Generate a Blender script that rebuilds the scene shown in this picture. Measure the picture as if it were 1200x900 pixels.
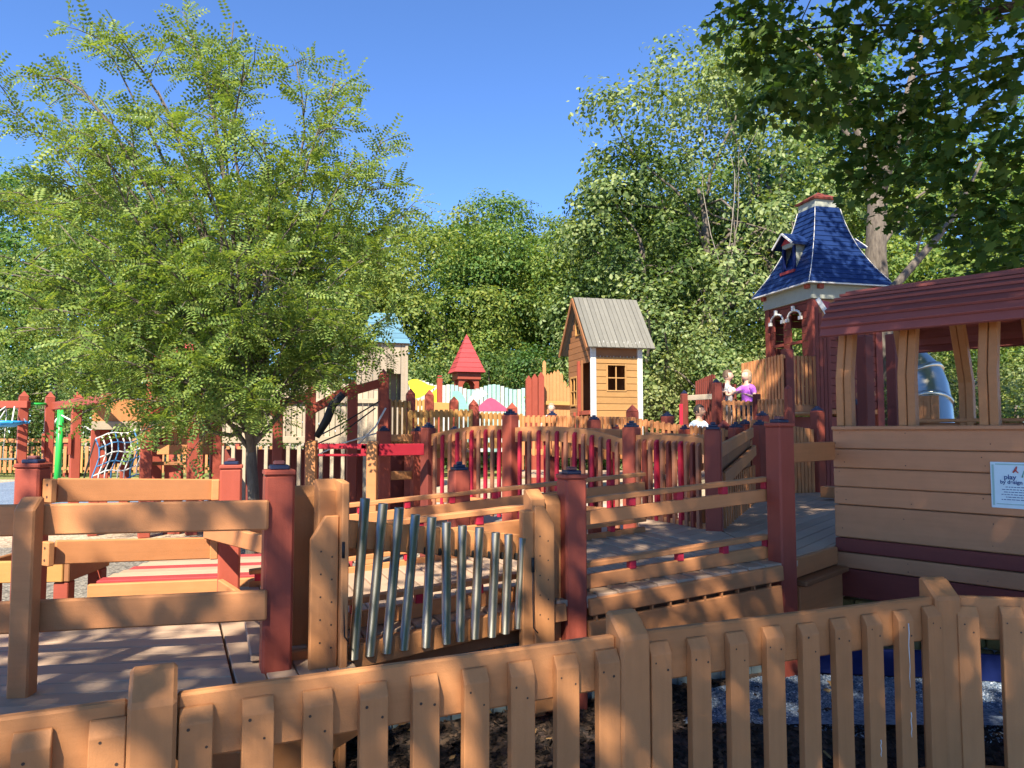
import bpy, bmesh, math, random
import numpy as np
from mathutils import Vector, Matrix

for o in list(bpy.data.objects):
    bpy.data.objects.remove(o, do_unlink=True)
scene = bpy.context.scene
COL = scene.collection
rnd = random.Random(7)
R = math.radians

# ------------------------------------------------------------------ camera, sky, sun
EYE = 1.65
FPX = 867.0                       # focal length in pixels of a 1200 px wide frame
PITCH = math.atan(54 / FPX)
cam_d = bpy.data.cameras.new('camera')
cam_d.sensor_width = 36.0
cam_d.lens = 36.0 * FPX / 1200
cam_d.clip_start = 0.05
cam_d.clip_end = 2000
cam = bpy.data.objects.new('camera', cam_d)
COL.objects.link(cam)
cam.location = (0, 0, EYE)
cam.rotation_euler = (math.pi / 2 + PITCH, 0, 0)
scene.camera = cam

SUN_EL = R(46)
SUN_AZ = math.atan2(-0.24, -0.97)           # behind the camera, a little to the left
sdir = Vector((math.sin(SUN_AZ) * math.cos(SUN_EL), math.cos(SUN_AZ) * math.cos(SUN_EL), math.sin(SUN_EL)))
world = bpy.data.worlds.new('World')
scene.world = world
world.use_nodes = True
wn = world.node_tree
wn.nodes.clear()
sky = wn.nodes.new('ShaderNodeTexSky')
sky.sky_type = 'NISHITA'
sky.sun_disc = False
sky.sun_elevation = SUN_EL
sky.sun_rotation = SUN_AZ
sky.altitude = 900
sky.air_density = 0.68
sky.dust_density = 0.0
sky.ozone_density = 10.0
bg = wn.nodes.new('ShaderNodeBackground')
bg.inputs['Strength'].default_value = 0.123
wo = wn.nodes.new('ShaderNodeOutputWorld')
wn.links.new(sky.outputs[0], bg.inputs[0])
wn.links.new(bg.outputs[0], wo.inputs[0])
sun_d = bpy.data.lights.new('sun', 'SUN')
sun_d.energy = 4.6
sun_d.angle = R(0.53)
sun_d.color = (1.0, 0.90, 0.74)
sun = bpy.data.objects.new('sun', sun_d)
COL.objects.link(sun)
sun.rotation_euler = (-sdir).to_track_quat('-Z', 'Y').to_euler()
sun.location = (0, 0, 30)
vs = scene.view_settings
vs.view_transform = 'Standard'
vs.look = 'None'
vs.exposure = 1.55
vs.gamma = 1.0
vs.use_curve_mapping = False
scene.render.engine = 'CYCLES'
scene.cycles.max_bounces = 6
scene.cycles.transmission_bounces = 4
scene.cycles.transparent_max_bounces = 6

# ------------------------------------------------------------------ helpers
W = {}                                       # world matrices

def at(px, py, Y):
    """point on the sight line through a photo pixel at ground distance Y"""
    dx = (px - 600) / FPX
    dz = (450 - py) / FPX
    c, s = math.cos(PITCH), math.sin(PITCH)
    k = Y / (c - dz * s)
    return Vector((dx * k, Y, EYE + (s + dz * c) * k))

def V(*a):
    return Vector(a)

def link(name, data, parent, M):
    o = bpy.data.objects.new(name, data)
    COL.objects.link(o)
    W[o] = M
    if parent is not None:
        o.parent = parent
        o.matrix_basis = W[parent].inverted() @ M
    else:
        o.matrix_basis = M
    return o

def tag(o, label, cat, group=None):
    o['label'] = label
    o['category'] = cat
    if group:
        o['group'] = group
    return o

def thing(name, label, cat, loc, group=None, rz=0.0):
    o = link(name, None, None, Matrix.Translation(Vector(loc)) @ Matrix.Rotation(rz, 4, 'Z'))
    o.empty_display_size = 0.2
    return tag(o, label, cat, group)

def struct(o):
    o['kind'] = 'structure'
    return o

def frame(x, up=Vector((0, 0, 1)), loc=Vector((0, 0, 0))):
    x = Vector(x).normalized()
    y = Vector(up).cross(x).normalized()
    z = x.cross(y)
    return Matrix(((x.x, y.x, z.x, loc[0]), (x.y, y.y, z.y, loc[1]), (x.z, y.z, z.z, loc[2]), (0, 0, 0, 1)))

def inside(x, y, poly):
    c = False
    for (x0, y0), (x1, y1) in zip(poly, poly[1:] + poly[:1]):
        if (y0 > y) != (y1 > y) and x < (x1 - x0) * (y - y0) / (y1 - y0) + x0:
            c = not c
    return c

_cache = {}

def box_mesh(l, d, h, mat, bev=0.006, seg=1):
    key = ('b', round(l, 3), round(d, 3), round(h, 3), mat.name, bev, seg)
    if key in _cache:
        return _cache[key]
    bm = bmesh.new()
    bmesh.ops.create_cube(bm, size=1.0)
    for v in bm.verts:
        v.co = Vector((v.co.x * l, v.co.y * d, v.co.z * h))
    if bev > 0:
        b = min(bev, 0.3 * min(l, d, h))
        bmesh.ops.bevel(bm, geom=bm.edges[:], offset=b, segments=seg, profile=0.5, affect='EDGES')
    me = bpy.data.meshes.new('box')
    bm.to_mesh(me)
    bm.free()
    me.materials.append(mat)
    _cache[key] = me
    return me

def box(name, parent, loc, size, mat, rz=0.0, bev=0.006, M=None, seg=1):
    me = box_mesh(size[0], size[1], size[2], mat, bev, seg)
    if M is None:
        M = Matrix.Translation(Vector(loc)) @ Matrix.Rotation(rz, 4, 'Z')
    return link(name, me, parent, M)

def board(name, parent, p0, p1, h, t, mat, bev=0.006, off=0.0, up=(0, 0, 1)):
    """plank from p0 to p1 (centre line), h along up, t across; off moves it sideways (towards +y of its frame)"""
    p0 = Vector(p0); p1 = Vector(p1)
    M = frame(p1 - p0, Vector(up), (p0 + p1) / 2)
    if off:
        M = M @ Matrix.Translation((0, off, 0))
    return link(name, box_mesh((p1 - p0).length, t, h, mat, bev), parent, M)

def poly_mesh(pts, depth, mat, key=None, bev=0.0):
    """outline in local x,z extruded along y (centred)"""
    if key and key in _cache:
        return _cache[key]
    bm = bmesh.new()
    a = [bm.verts.new((x, -depth / 2, z)) for x, z in pts]
    b = [bm.verts.new((x, depth / 2, z)) for x, z in pts]
    n = len(pts)
    bm.faces.new(a)
    bm.faces.new(b[::-1])
    for i in range(n):
        j = (i + 1) % n
        bm.faces.new((a[j], a[i], b[i], b[j]))
    bmesh.ops.recalc_face_normals(bm, faces=bm.faces[:])
    if bev:
        bmesh.ops.bevel(bm, geom=bm.edges[:], offset=bev, segments=1, affect='EDGES')
    me = bpy.data.meshes.new('poly')
    bm.to_mesh(me)
    bm.free()
    me.materials.append(mat)
    if key:
        _cache[key] = me
    return me

def raw_mesh(name, verts, faces, mat, smooth=False):
    me = bpy.data.meshes.new(name)
    me.from_pydata([tuple(v) for v in verts], [], faces)
    me.materials.append(mat)
    if smooth:
        me.shade_smooth()
    me.update()
    return me

def tube_data(paths, sides=8):
    """paths: list of (points, radii) -> verts, faces"""
    vs_, fs = [], []
    for pts, rad in paths:
        base = len(vs_)
        n = len(pts)
        prev = None
        for i, p in enumerate(pts):
            d = (Vector(pts[min(i + 1, n - 1)]) - Vector(pts[max(i - 1, 0)]))
            if d.length < 1e-9:
                d = Vector((0, 0, 1))
            d.normalize()
            a = prev if prev is not None else (Vector((1, 0, 0)) if abs(d.x) < 0.8 else Vector((0, 1, 0)))
            y = d.cross(a).normalized()
            x = y.cross(d).normalized()
            prev = x
            for k in range(sides):
                t = 2 * math.pi * k / sides
                vs_.append(Vector(p) + (x * math.cos(t) + y * math.sin(t)) * rad[i])
        for i in range(n - 1):
            for k in range(sides):
                k2 = (k + 1) % sides
                fs.append((base + i * sides + k, base + i * sides + k2, base + (i + 1) * sides + k2, base + (i + 1) * sides + k))
        fs.append(tuple(base + k for k in range(sides))[::-1])
        fs.append(tuple(base + (n - 1) * sides + k for k in range(sides)))
    return vs_, fs

def tube(name, parent, paths, mat, sides=8, smooth=True, origin=None):
    vs_, fs = tube_data(paths, sides)
    o = Vector(origin) if origin is not None else Vector(vs_[0])
    me = raw_mesh(name, [v - o for v in vs_], fs, mat, smooth)
    return link(name, me, parent, Matrix.Translation(o))

def np_mesh(name, co, quads, mat):
    """fast mesh of polygons with equal corner count; co (n,3), quads (m,k)"""
    me = bpy.data.meshes.new(name)
    k = quads.shape[1]
    me.vertices.add(len(co))
    me.vertices.foreach_set('co', np.ascontiguousarray(co, dtype=np.float32).ravel())
    me.loops.add(quads.size)
    me.loops.foreach_set('vertex_index', np.ascontiguousarray(quads, dtype=np.int32).ravel())
    me.polygons.add(len(quads))
    me.polygons.foreach_set('loop_start', np.arange(0, quads.size, k, dtype=np.int32))
    me.polygons.foreach_set('loop_total', np.full(len(quads), k, dtype=np.int32))
    me.update(calc_edges=True)
    me.materials.append(mat)
    return me

# ------------------------------------------------------------------ materials
def new_mat(name):
    m = bpy.data.materials.new(name)
    m.use_nodes = True
    nt = m.node_tree
    return m, nt, nt.nodes['Principled BSDF']

def N(nt, t, **kw):
    n = nt.nodes.new(t)
    for k, v in kw.items():
        if k in n.inputs:
            n.inputs[k].default_value = v
        else:
            setattr(n, k, v)
    return n

def lumber(name, col, rough=0.55, vary=0.16, mottle=0.24, scale=9.0, bump=0.25, grime=0.25, stretch=(1, 1, 1)):
    """recycled-plastic lumber / painted wood: piece-to-piece tone, soft mottling, fine relief, scuffs"""
    m, nt, p = new_mat(name)
    L = nt.links.new
    tc = N(nt, 'ShaderNodeTexCoord')
    mp = N(nt, 'ShaderNodeMapping')
    mp.inputs['Scale'].default_value = stretch
    oi = N(nt, 'ShaderNodeObjectInfo')
    off = N(nt, 'ShaderNodeVectorMath', operation='MULTIPLY_ADD')
    off.inputs[1].default_value = (1, 1, 1)
    sc = N(nt, 'ShaderNodeMath', operation='MULTIPLY')
    sc.inputs[1].default_value = 37.0
    L(oi.outputs['Random'], sc.inputs[0])
    L(tc.outputs['Object'], mp.inputs[0])
    L(mp.outputs[0], off.inputs[0])
    L(sc.outputs[0], off.inputs[2])
    n1 = N(nt, 'ShaderNodeTexNoise', Scale=scale, Detail=4.0, Roughness=0.6)
    n2 = N(nt, 'ShaderNodeTexNoise', Scale=2.3, Detail=3.0, Roughness=0.55)
    n3 = N(nt, 'ShaderNodeTexNoise', Scale=170.0, Detail=2.0)
    n4 = N(nt, 'ShaderNodeTexNoise', Scale=scale * 3.1, Detail=6.0, Roughness=0.75)
    for n in (n1, n2, n3, n4):
        L(off.outputs[0], n.inputs['Vector'])
    # grain streaks along the piece (object colour red = 0 marks upright pieces)
    mh = N(nt, 'ShaderNodeMapping'); mh.inputs['Scale'].default_value = (1.4, 26, 26)
    mv = N(nt, 'ShaderNodeMapping'); mv.inputs['Scale'].default_value = (26, 26, 1.4)
    L(off.outputs[0], mh.inputs[0]); L(off.outputs[0], mv.inputs[0])
    sepc = N(nt, 'ShaderNodeSeparateColor'); L(oi.outputs['Color'], sepc.inputs[0])
    mxv = N(nt, 'ShaderNodeMix', data_type='VECTOR')
    L(sepc.outputs[0], mxv.inputs[0]); L(mv.outputs[0], mxv.inputs[4]); L(mh.outputs[0], mxv.inputs[5])
    n5 = N(nt, 'ShaderNodeTexNoise', Scale=1.6, Detail=5.0, Roughness=0.62)
    L(mxv.outputs[1], n5.inputs['Vector'])
    # value = 1 + vary*(rand-.5) + mottle*(n1-.5)
    a = N(nt, 'ShaderNodeMath', operation='MULTIPLY_ADD')
    L(oi.outputs['Random'], a.inputs[0]); a.inputs[1].default_value = vary; a.inputs[2].default_value = 1 - vary / 2 - mottle - 0.13
    b = N(nt, 'ShaderNodeMath', operation='MULTIPLY_ADD')
    L(n1.outputs[0], b.inputs[0]); b.inputs[1].default_value = mottle; L(a.outputs[0], b.inputs[2])
    c = N(nt, 'ShaderNodeMath', operation='MULTIPLY_ADD')
    L(n2.outputs[0], c.inputs[0]); c.inputs[1].default_value = mottle; L(b.outputs[0], c.inputs[2])
    mul = N(nt, 'ShaderNodeMix', data_type='RGBA', blend_type='MULTIPLY')
    mul.inputs[0].default_value = 1.0
    mul.inputs[6].default_value = (*col, 1)
    c2 = N(nt, 'ShaderNodeMath', operation='MULTIPLY_ADD')
    L(n5.outputs[0], c2.inputs[0]); c2.inputs[1].default_value = 0.26; L(c.outputs[0], c2.inputs[2])
    L(c2.outputs[0], mul.inputs[7])
    rp = N(nt, 'ShaderNodeValToRGB')
    rp.color_ramp.elements[0].position = 0.58
    rp.color_ramp.elements[1].position = 0.78
    rp.color_ramp.elements[0].color = (0, 0, 0, 1)
    rp.color_ramp.elements[1].color = (grime, grime, grime, 1)
    L(n4.outputs[0], rp.inputs[0])
    gm = N(nt, 'ShaderNodeMix', data_type='RGBA', blend_type='MIX')
    L(rp.outputs[0], gm.inputs[0])
    L(mul.outputs[2], gm.inputs[6])
    g = 0.3 * (col[0] + col[1] + col[2])
    gm.inputs[7].default_value = (0.5 * col[0] + 0.35 * g, 0.5 * col[1] + 0.35 * g, 0.5 * col[2] + 0.35 * g, 1)
    L(gm.outputs[2], p.inputs['Base Color'])
    rr = N(nt, 'ShaderNodeMath', operation='MULTIPLY_ADD')
    L(n1.outputs[0], rr.inputs[0]); rr.inputs[1].default_value = 0.25; rr.inputs[2].default_value = rough - 0.12
    L(rr.outputs[0], p.inputs['Roughness'])
    p.inputs['Specular IOR Level'].default_value = 0.16
    bp = N(nt, 'ShaderNodeBump', Strength=bump, Distance=0.004)
    L(n3.outputs[0], bp.inputs['Height'])
    L(bp.outputs[0], p.inputs['Normal'])
    return m

def leaf_mat(name, c1, c2, c3, trans=0.45, rough=0.5, gloss=0.25):
    m, nt, p = new_mat(name)
    L = nt.links.new
    ge = N(nt, 'ShaderNodeNewGeometry')
    rp = N(nt, 'ShaderNodeValToRGB')
    e = rp.color_ramp.elements
    e[0].color = (*c1, 1); e[0].position = 0.1
    e[1].color = (*c3, 1); e[1].position = 0.95
    x = e.new(0.5); x.color = (*c2, 1)
    oi = N(nt, 'ShaderNodeObjectInfo')
    L(ge.outputs['Random Per Island'], rp.inputs[0])
    hs = N(nt, 'ShaderNodeHueSaturation')
    hv = N(nt, 'ShaderNodeMath', operation='MULTIPLY_ADD')
    L(oi.outputs['Random'], hv.inputs[0]); hv.inputs[1].default_value = 0.035; hv.inputs[2].default_value = 0.482
    L(hv.outputs[0], hs.inputs['Hue'])
    L(rp.outputs[0], hs.inputs['Color'])
    L(hs.outputs[0], p.inputs['Base Color'])
    p.inputs['Roughness'].default_value = rough
    p.inputs['Specular IOR Level'].default_value = gloss
    tr = N(nt, 'ShaderNodeBsdfTranslucent')
    tm = N(nt, 'ShaderNodeMix', data_type='RGBA', blend_type='MULTIPLY')
    tm.inputs[0].default_value = 1.0
    tm.inputs[7].default_value = (1.35, 1.3, 0.5, 1)
    L(hs.outputs[0], tm.inputs[6])
    L(tm.outputs[2], tr.inputs['Color'])
    mx = N(nt, 'ShaderNodeMixShader')
    mx.inputs[0].default_value = trans
    L(p.outputs[0], mx.inputs[1])
    L(tr.outputs[0], mx.inputs[2])
    L(mx.outputs[0], nt.nodes['Material Output'].inputs[0])
    return m

def plain(name, col, rough=0.5, metal=0.0, spec=0.4, noise=0.12, scale=6.0, bump=0.0, coat=0.0):
    m, nt, p = new_mat(name)
    L = nt.links.new
    tc = N(nt, 'ShaderNodeTexCoord')
    n1 = N(nt, 'ShaderNodeTexNoise', Scale=scale, Detail=5.0, Roughness=0.65)
    L(tc.outputs['Object'], n1.inputs['Vector'])
    a = N(nt, 'ShaderNodeMath', operation='MULTIPLY_ADD')
    L(n1.outputs[0], a.inputs[0]); a.inputs[1].default_value = 2 * noise; a.inputs[2].default_value = 1 - noise
    mul = N(nt, 'ShaderNodeMix', data_type='RGBA', blend_type='MULTIPLY')
    mul.inputs[0].default_value = 1.0
    mul.inputs[6].default_value = (*col, 1)
    L(a.outputs[0], mul.inputs[7])
    L(mul.outputs[2], p.inputs['Base Color'])
    p.inputs['Roughness'].default_value = rough
    p.inputs['Metallic'].default_value = metal
    p.inputs['Specular IOR Level'].default_value = spec
    if bump:
        bp = N(nt, 'ShaderNodeBump', Strength=bump, Distance=0.01)
        L(n1.outputs[0], bp.inputs['Height'])
        L(bp.outputs[0], p.inputs['Normal'])
    return m

def ground_mat(name, cols, scale, bump=0.5, big=1.2, rough=0.95):
    """chips, gravel or mulch: cell by cell tones with relief, plus broad patches"""
    m, nt, p = new_mat(name)
    L = nt.links.new
    tc = N(nt, 'ShaderNodeTexCoord')
    vo = N(nt, 'ShaderNodeTexVoronoi', Scale=scale)
    vo.inputs['Randomness'].default_value = 1.0
    no = N(nt, 'ShaderNodeTexNoise', Scale=big, Detail=6.0, Roughness=0.6)
    L(tc.outputs['Object'], vo.inputs['Vector'])
    L(tc.outputs['Object'], no.inputs['Vector'])
    sep = N(nt, 'ShaderNodeSeparateColor')
    L(vo.outputs['Color'], sep.inputs[0])
    rp = N(nt, 'ShaderNodeValToRGB')
    e = rp.color_ramp.elements
    e[0].color = (*cols[0], 1); e[1].color = (*cols[-1], 1)
    for i, c in enumerate(cols[1:-1]):
        x = e.new((i + 1) / (len(cols) - 1)); x.color = (*c, 1)
    L(sep.outputs[0], rp.inputs[0])
    a = N(nt, 'ShaderNodeMath', operation='MULTIPLY_ADD')
    L(no.outputs[0], a.inputs[0]); a.inputs[1].default_value = 0.9; a.inputs[2].default_value = 0.55
    mul = N(nt, 'ShaderNodeMix', data_type='RGBA', blend_type='MULTIPLY')
    mul.inputs[0].default_value = 1.0
    L(rp.outputs[0], mul.inputs[6]); L(a.outputs[0], mul.inputs[7])
    L(mul.outputs[2], p.inputs['Base Color'])
    p.inputs['Roughness'].default_value = rough
    bp = N(nt, 'ShaderNodeBump', Strength=bump, Distance=0.02)
    L(vo.outputs['Distance'], bp.inputs['Height'])
    L(bp.outputs[0], p.inputs['Normal'])
    return m

def bark_mat(name, c1, c2, scale=14):
    m, nt, p = new_mat(name)
    L = nt.links.new
    tc = N(nt, 'ShaderNodeTexCoord')
    mp = N(nt, 'ShaderNodeMapping')
    mp.inputs['Scale'].default_value = (1, 1, 0.25)
    n1 = N(nt, 'ShaderNodeTexNoise', Scale=scale, Detail=7.0, Roughness=0.7)
    L(tc.outputs['Object'], mp.inputs[0]); L(mp.outputs[0], n1.inputs['Vector'])
    rp = N(nt, 'ShaderNodeValToRGB')
    rp.color_ramp.elements[0].color = (*c1, 1); rp.color_ramp.elements[0].position = 0.3
    rp.color_ramp.elements[1].color = (*c2, 1); rp.color_ramp.elements[1].position = 0.7
    L(n1.outputs[0], rp.inputs[0]); L(rp.outputs[0], p.inputs['Base Color'])
    p.inputs['Roughness'].default_value = 0.9
    bp = N(nt, 'ShaderNodeBump', Strength=0.7, Distance=0.02)
    L(n1.outputs[0], bp.inputs['Height']); L(bp.outputs[0], p.inputs['Normal'])
    return m

TAN = lumber('tan_lumber', (0.43, 0.19, 0.075))
TANB = lumber('tan_brown_lumber', (0.47, 0.20, 0.08))
TRAINB = lumber('rosy_tan_lumber', (0.46, 0.205, 0.095))
DECK = lumber('deck_lumber', (0.39, 0.275, 0.19), rough=0.6, vary=0.22, grime=0.4)
RED = lumber('brick_red_lumber', (0.285, 0.064, 0.040), rough=0.5)
REDP = lumber('crimson_lumber', (0.42, 0.022, 0.045), rough=0.45)
CRIM = lumber('shaded_crimson_lumber', (0.27, 0.016, 0.026), rough=0.45)  # crimson darkened: the shade on the bar is put into the colour
ROOFR = lumber('maroon_roof_lumber', (0.24, 0.072, 0.06), rough=0.5, vary=0.22)
PICK = lumber('shaded_picket_lumber', (0.30, 0.125, 0.07))  # tan pickets darkened, their shade put into the colour
DRED = lumber('dark_red_lumber', (0.16, 0.038, 0.028), rough=0.5)
YEL = lumber('golden_lumber', (0.42, 0.22, 0.07))
CLAP = lumber('yellow_clapboard', (0.37, 0.205, 0.078))
BROWN = lumber('brown_wood', (0.26, 0.115, 0.05))
GREYW = lumber('weathered_grey_wood', (0.30, 0.245, 0.18), vary=0.25)
BEIGE = lumber('beige_wood', (0.38, 0.31, 0.22), vary=0.25)
WHITE = lumber('white_trim', (0.56, 0.55, 0.52), vary=0.05, mottle=0.08)
SAGE = lumber('sage_grey_paint', (0.28, 0.29, 0.24), vary=0.08)
NAVY = lumber('navy_roof_paint', (0.010, 0.026, 0.095), rough=0.42, vary=0.14)
SKYB = lumber('sky_blue_paint', (0.085, 0.19, 0.26))
TINROOF = lumber('grey_roof_boards', (0.155, 0.15, 0.13), vary=0.2)
PINK = lumber('rose_paint', (0.33, 0.05, 0.052))
BLUEB = lumber('royal_blue_board', (0.006, 0.013, 0.075), rough=0.5)
MINT = lumber('mint_paint', (0.26, 0.43, 0.39), vary=0.12)
CREAM = lumber('cream_paint', (0.42, 0.42, 0.38), vary=0.08)
YPAINT = lumber('lemon_paint', (0.62, 0.55, 0.03), vary=0.05)
GPAINT = lumber('sea_green_paint', (0.18, 0.46, 0.33), vary=0.05)
PPAINT = lumber('magenta_paint', (0.48, 0.07, 0.14), vary=0.05)
CAPB = plain('cap_blue_black', (0.012, 0.018, 0.05), rough=0.4, noise=0.2)
CAPR = plain('cap_brown_red', (0.16, 0.05, 0.045), rough=0.45)
STEEL = plain('brushed_steel', (0.55, 0.52, 0.44), rough=0.30, metal=1.0, noise=0.10, scale=20)
HOLE = plain('screw_recess_shade', (0.055, 0.032, 0.02), rough=0.7)  # flat discs; the darkness of the recess is put into the colour
BLACK = plain('black_rubber', (0.012, 0.012, 0.012), rough=0.6)
ROPE = plain('pale_rope', (0.62, 0.60, 0.55), rough=0.9)
ROPEB = plain('blue_rope', (0.05, 0.18, 0.36), rough=0.9)
GREEN = plain('green_pole_paint', (0.03, 0.42, 0.06), rough=0.35)
TEAL = plain('teal_pole_paint', (0.02, 0.32, 0.24), rough=0.35)
BLUEP = plain('blue_plastic', (0.03, 0.28, 0.62), rough=0.35)
GREYP = plain('grey_panel', (0.10, 0.135, 0.15), rough=0.6, noise=0.2)
CONC = plain('pale_concrete', (0.42, 0.43, 0.43), rough=0.9, noise=0.15, scale=20)
BARK = bark_mat('grey_brown_bark', (0.045, 0.035, 0.028), (0.17, 0.14, 0.11))
BARKP = bark_mat('pale_bark', (0.10, 0.085, 0.065), (0.34, 0.30, 0.25))
BARKD = bark_mat('dark_bark', (0.02, 0.016, 0.012), (0.08, 0.065, 0.05))
L_LOC = leaf_mat('locust_leaflets', (0.09, 0.175, 0.045), (0.145, 0.25, 0.06), (0.25, 0.34, 0.09), 0.42)
L_MAP = leaf_mat('maple_leaves', (0.03, 0.08, 0.02), (0.05, 0.115, 0.026), (0.11, 0.18, 0.036), 0.5, gloss=0.2)
L_BG1 = leaf_mat('leaves_mid_green', (0.055, 0.12, 0.028), (0.11, 0.195, 0.04), (0.21, 0.275, 0.06), 0.42)
L_BG2 = leaf_mat('leaves_yellow_green', (0.08, 0.15, 0.032), (0.14, 0.22, 0.045), (0.25, 0.30, 0.065), 0.42)
L_BG3 = leaf_mat('leaves_grey_green', (0.09, 0.14, 0.045), (0.17, 0.23, 0.07), (0.30, 0.34, 0.13), 0.38, gloss=0.4)
L_BG4 = leaf_mat('leaves_dark_green', (0.025, 0.062, 0.016), (0.05, 0.105, 0.025), (0.11, 0.18, 0.04), 0.38)

# ------------------------------------------------------------------ ground
def sheet(name, pts, z, mat):
    c = sum((Vector((x, y, 0)) for x, y in pts), Vector()) / len(pts)
    me = raw_mesh(name, [(x - c.x, y - c.y, 0) for x, y in pts], [tuple(range(len(pts)))], mat)
    return struct(link(name, me, None, Matrix.Translation((c.x, c.y, z))))

CHIPS = ground_mat('tan_wood_chips', [(0.22, 0.16, 0.10), (0.36, 0.28, 0.19), (0.46, 0.37, 0.26), (0.28, 0.20, 0.13)], 26, 0.6, 0.8)
GRAVEL = ground_mat('grey_gravel', [(0.07, 0.062, 0.05), (0.17, 0.15, 0.12), (0.26, 0.23, 0.185), (0.12, 0.105, 0.085)], 34, 0.8, 1.0)
MULCH = ground_mat('dark_mulch', [(0.012, 0.009, 0.008), (0.035, 0.022, 0.017), (0.075, 0.045, 0.034), (0.02, 0.014, 0.012)], 38, 1.0, 1.5)
RUBBER = ground_mat('blue_grey_rubber', [(0.05, 0.085, 0.15), (0.12, 0.17, 0.25), (0.22, 0.27, 0.33), (0.08, 0.12, 0.20)], 60, 0.3, 1.0)
SAND = plain('pale_path', (0.36, 0.31, 0.26), rough=0.95, noise=0.25, scale=3, bump=0.2)
GRASS = ground_mat('far_grass', [(0.10, 0.13, 0.03), (0.17, 0.19, 0.05), (0.24, 0.22, 0.07), (0.13, 0.15, 0.035)], 22, 0.5, 0.5)
FP = [V(-2.81, 1.70, 0), V(-1.16, 2.45, 0), V(0.49, 3.20, 0), V(2.23, 3.92, 0), V(4.05, 3.58, 0)]
def fence_y(x):
    for p, q in zip(FP, FP[1:]):
        if x <= q.x:
            break
    return p.y + (q.y - p.y) * (max(-6, min(x, 6)) - p.x) / (q.x - p.x)
DIP = -0.25                                   # the path outside the fence lies lower than the bed inside it
def ground_z(x, y):
    s = (y - fence_y(x) + 0.05) / 0.75
    s = min(1.0, max(0.0, s))
    return DIP * (1 - s * s * (3 - 2 * s))
def rolling(name, xs, ss, lift, mat):
    vv, ff = [], []
    for x in xs:
        for s in ss:
            y = fence_y(x) + s
            vv.append((x, y, ground_z(x, y) + lift))
    n = len(ss)
    for i in range(len(xs) - 1):
        for j in range(n - 1):
            ff.append((i * n + j, i * n + n + j, i * n + n + j + 1, i * n + j + 1))
    return struct(link(name, raw_mesh(name, vv, ff, mat, True), None, Matrix.Identity(4)))
SS = [-0.1, -0.05, 0.02, 0.1, 0.18, 0.26, 0.34, 0.42, 0.5, 0.58, 0.66, 0.72]
rolling('ground', [-260, -60, -12] + [-6 + 0.5 * k for k in range(25)] + [12, 60, 260], [-60, -5] + SS + [5, 60, 500], 0.0, CHIPS)
rolling('mulch_bed', [-6 + 0.5 * k for k in range(25)], [-3.5] + SS + [1.0, 1.55], 0.006, MULCH)
sheet('gravel_bed', [(-7, 5.4), (-1.5, 5.4), (-1.2, 10.5), (-8, 10.5)], 0.004, GRAVEL)
PATH = [(0.95, 4.25), (3.0, 4.22), (6.5, 4.25), (6.5, 4.30), (2.75, 5.0), (1.75, 5.10), (1.25, 4.80)]
sheet('rubber_path', PATH, 0.012, RUBBER)
sheet('blue_rubber_pad', [(-16, 14.5), (-4, 14.5), (-4, 22), (-16, 24)], 0.006, RUBBER)
sheet('pale_path', [(-3.5, 11.2), (3.5, 10.2), (3.8, 16.5), (-3.0, 17)], 0.008, SAND)
sheet('grass_strip', [(-40, 24.5), (40, 26.0), (60, 60), (-60, 60)], 0.005, GRASS)

# ------------------------------------------------------------------ fence and railing builders
class Screws:
    """all the flat dark screw discs of one thing, one part"""
    def __init__(self):
        self.v, self.f = [], []
    def add(self, p, n, r=0.0065):
        n = Vector(n).normalized()
        a = n.orthogonal().normalized(); b = n.cross(a)
        i = len(self.v)
        c = Vector(p) + n * 0.0012
        for k in range(8):
            t = k * math.pi / 4
            self.v.append(c + (a * math.cos(t) + b * math.sin(t)) * r)
        self.f.append(tuple(range(i, i + 8)))
    def build(self, parent, name='screw_discs'):
        if not self.v:
            return
        o = self.v[0].copy()
        ob = link(name, raw_mesh(name, [v - o for v in self.v], self.f, HOLE), parent, Matrix.Translation(o))
        ob['kind'] = 'stuff'

def picket_mesh(w, t, h, top, mat, slant=0.05, bev=0.004):
    key = ('p', round(w, 3), round(t, 3), round(h, 2), top, mat.name, slant, bev)
    if key in _cache:
        return _cache[key]
    bm = bmesh.new()
    if top == 'slant':
        prof = [(-t / 2, 0), (t / 2, 0), (t / 2, h), (t / 2 - 0.3 * t, h), (-t / 2, h - slant)]
        a = [bm.verts.new((-w / 2, y, z)) for y, z in prof]
        b = [bm.verts.new((w / 2, y, z)) for y, z in prof]
    elif top == 'point':
        prof = [(-w / 2, 0), (w / 2, 0), (w / 2, h - 0.8 * w), (0, h), (-w / 2, h - 0.8 * w)]
        a = [bm.verts.new((x, -t / 2, z)) for x, z in prof]
        b = [bm.verts.new((x, t / 2, z)) for x, z in prof]
    else:
        prof = [(-t / 2, 0), (t / 2, 0), (t / 2, h), (-t / 2, h)]
        a = [bm.verts.new((-w / 2, y, z)) for y, z in prof]
        b = [bm.verts.new((w / 2, y, z)) for y, z in prof]
    n = len(prof)
    bm.faces.new(a); bm.faces.new(b[::-1])
    for i in range(n):
        j = (i + 1) % n
        bm.faces.new((a[j], a[i], b[i], b[j]))
    bmesh.ops.recalc_face_normals(bm, faces=bm.faces[:])
    if bev:
        bmesh.ops.bevel(bm, geom=bm.edges[:], offset=bev, segments=1, affect='EDGES')
    me = bpy.data.meshes.new('picket')
    bm.to_mesh(me); bm.free()
    me.materials.append(mat)
    _cache[key] = me
    return me

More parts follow.
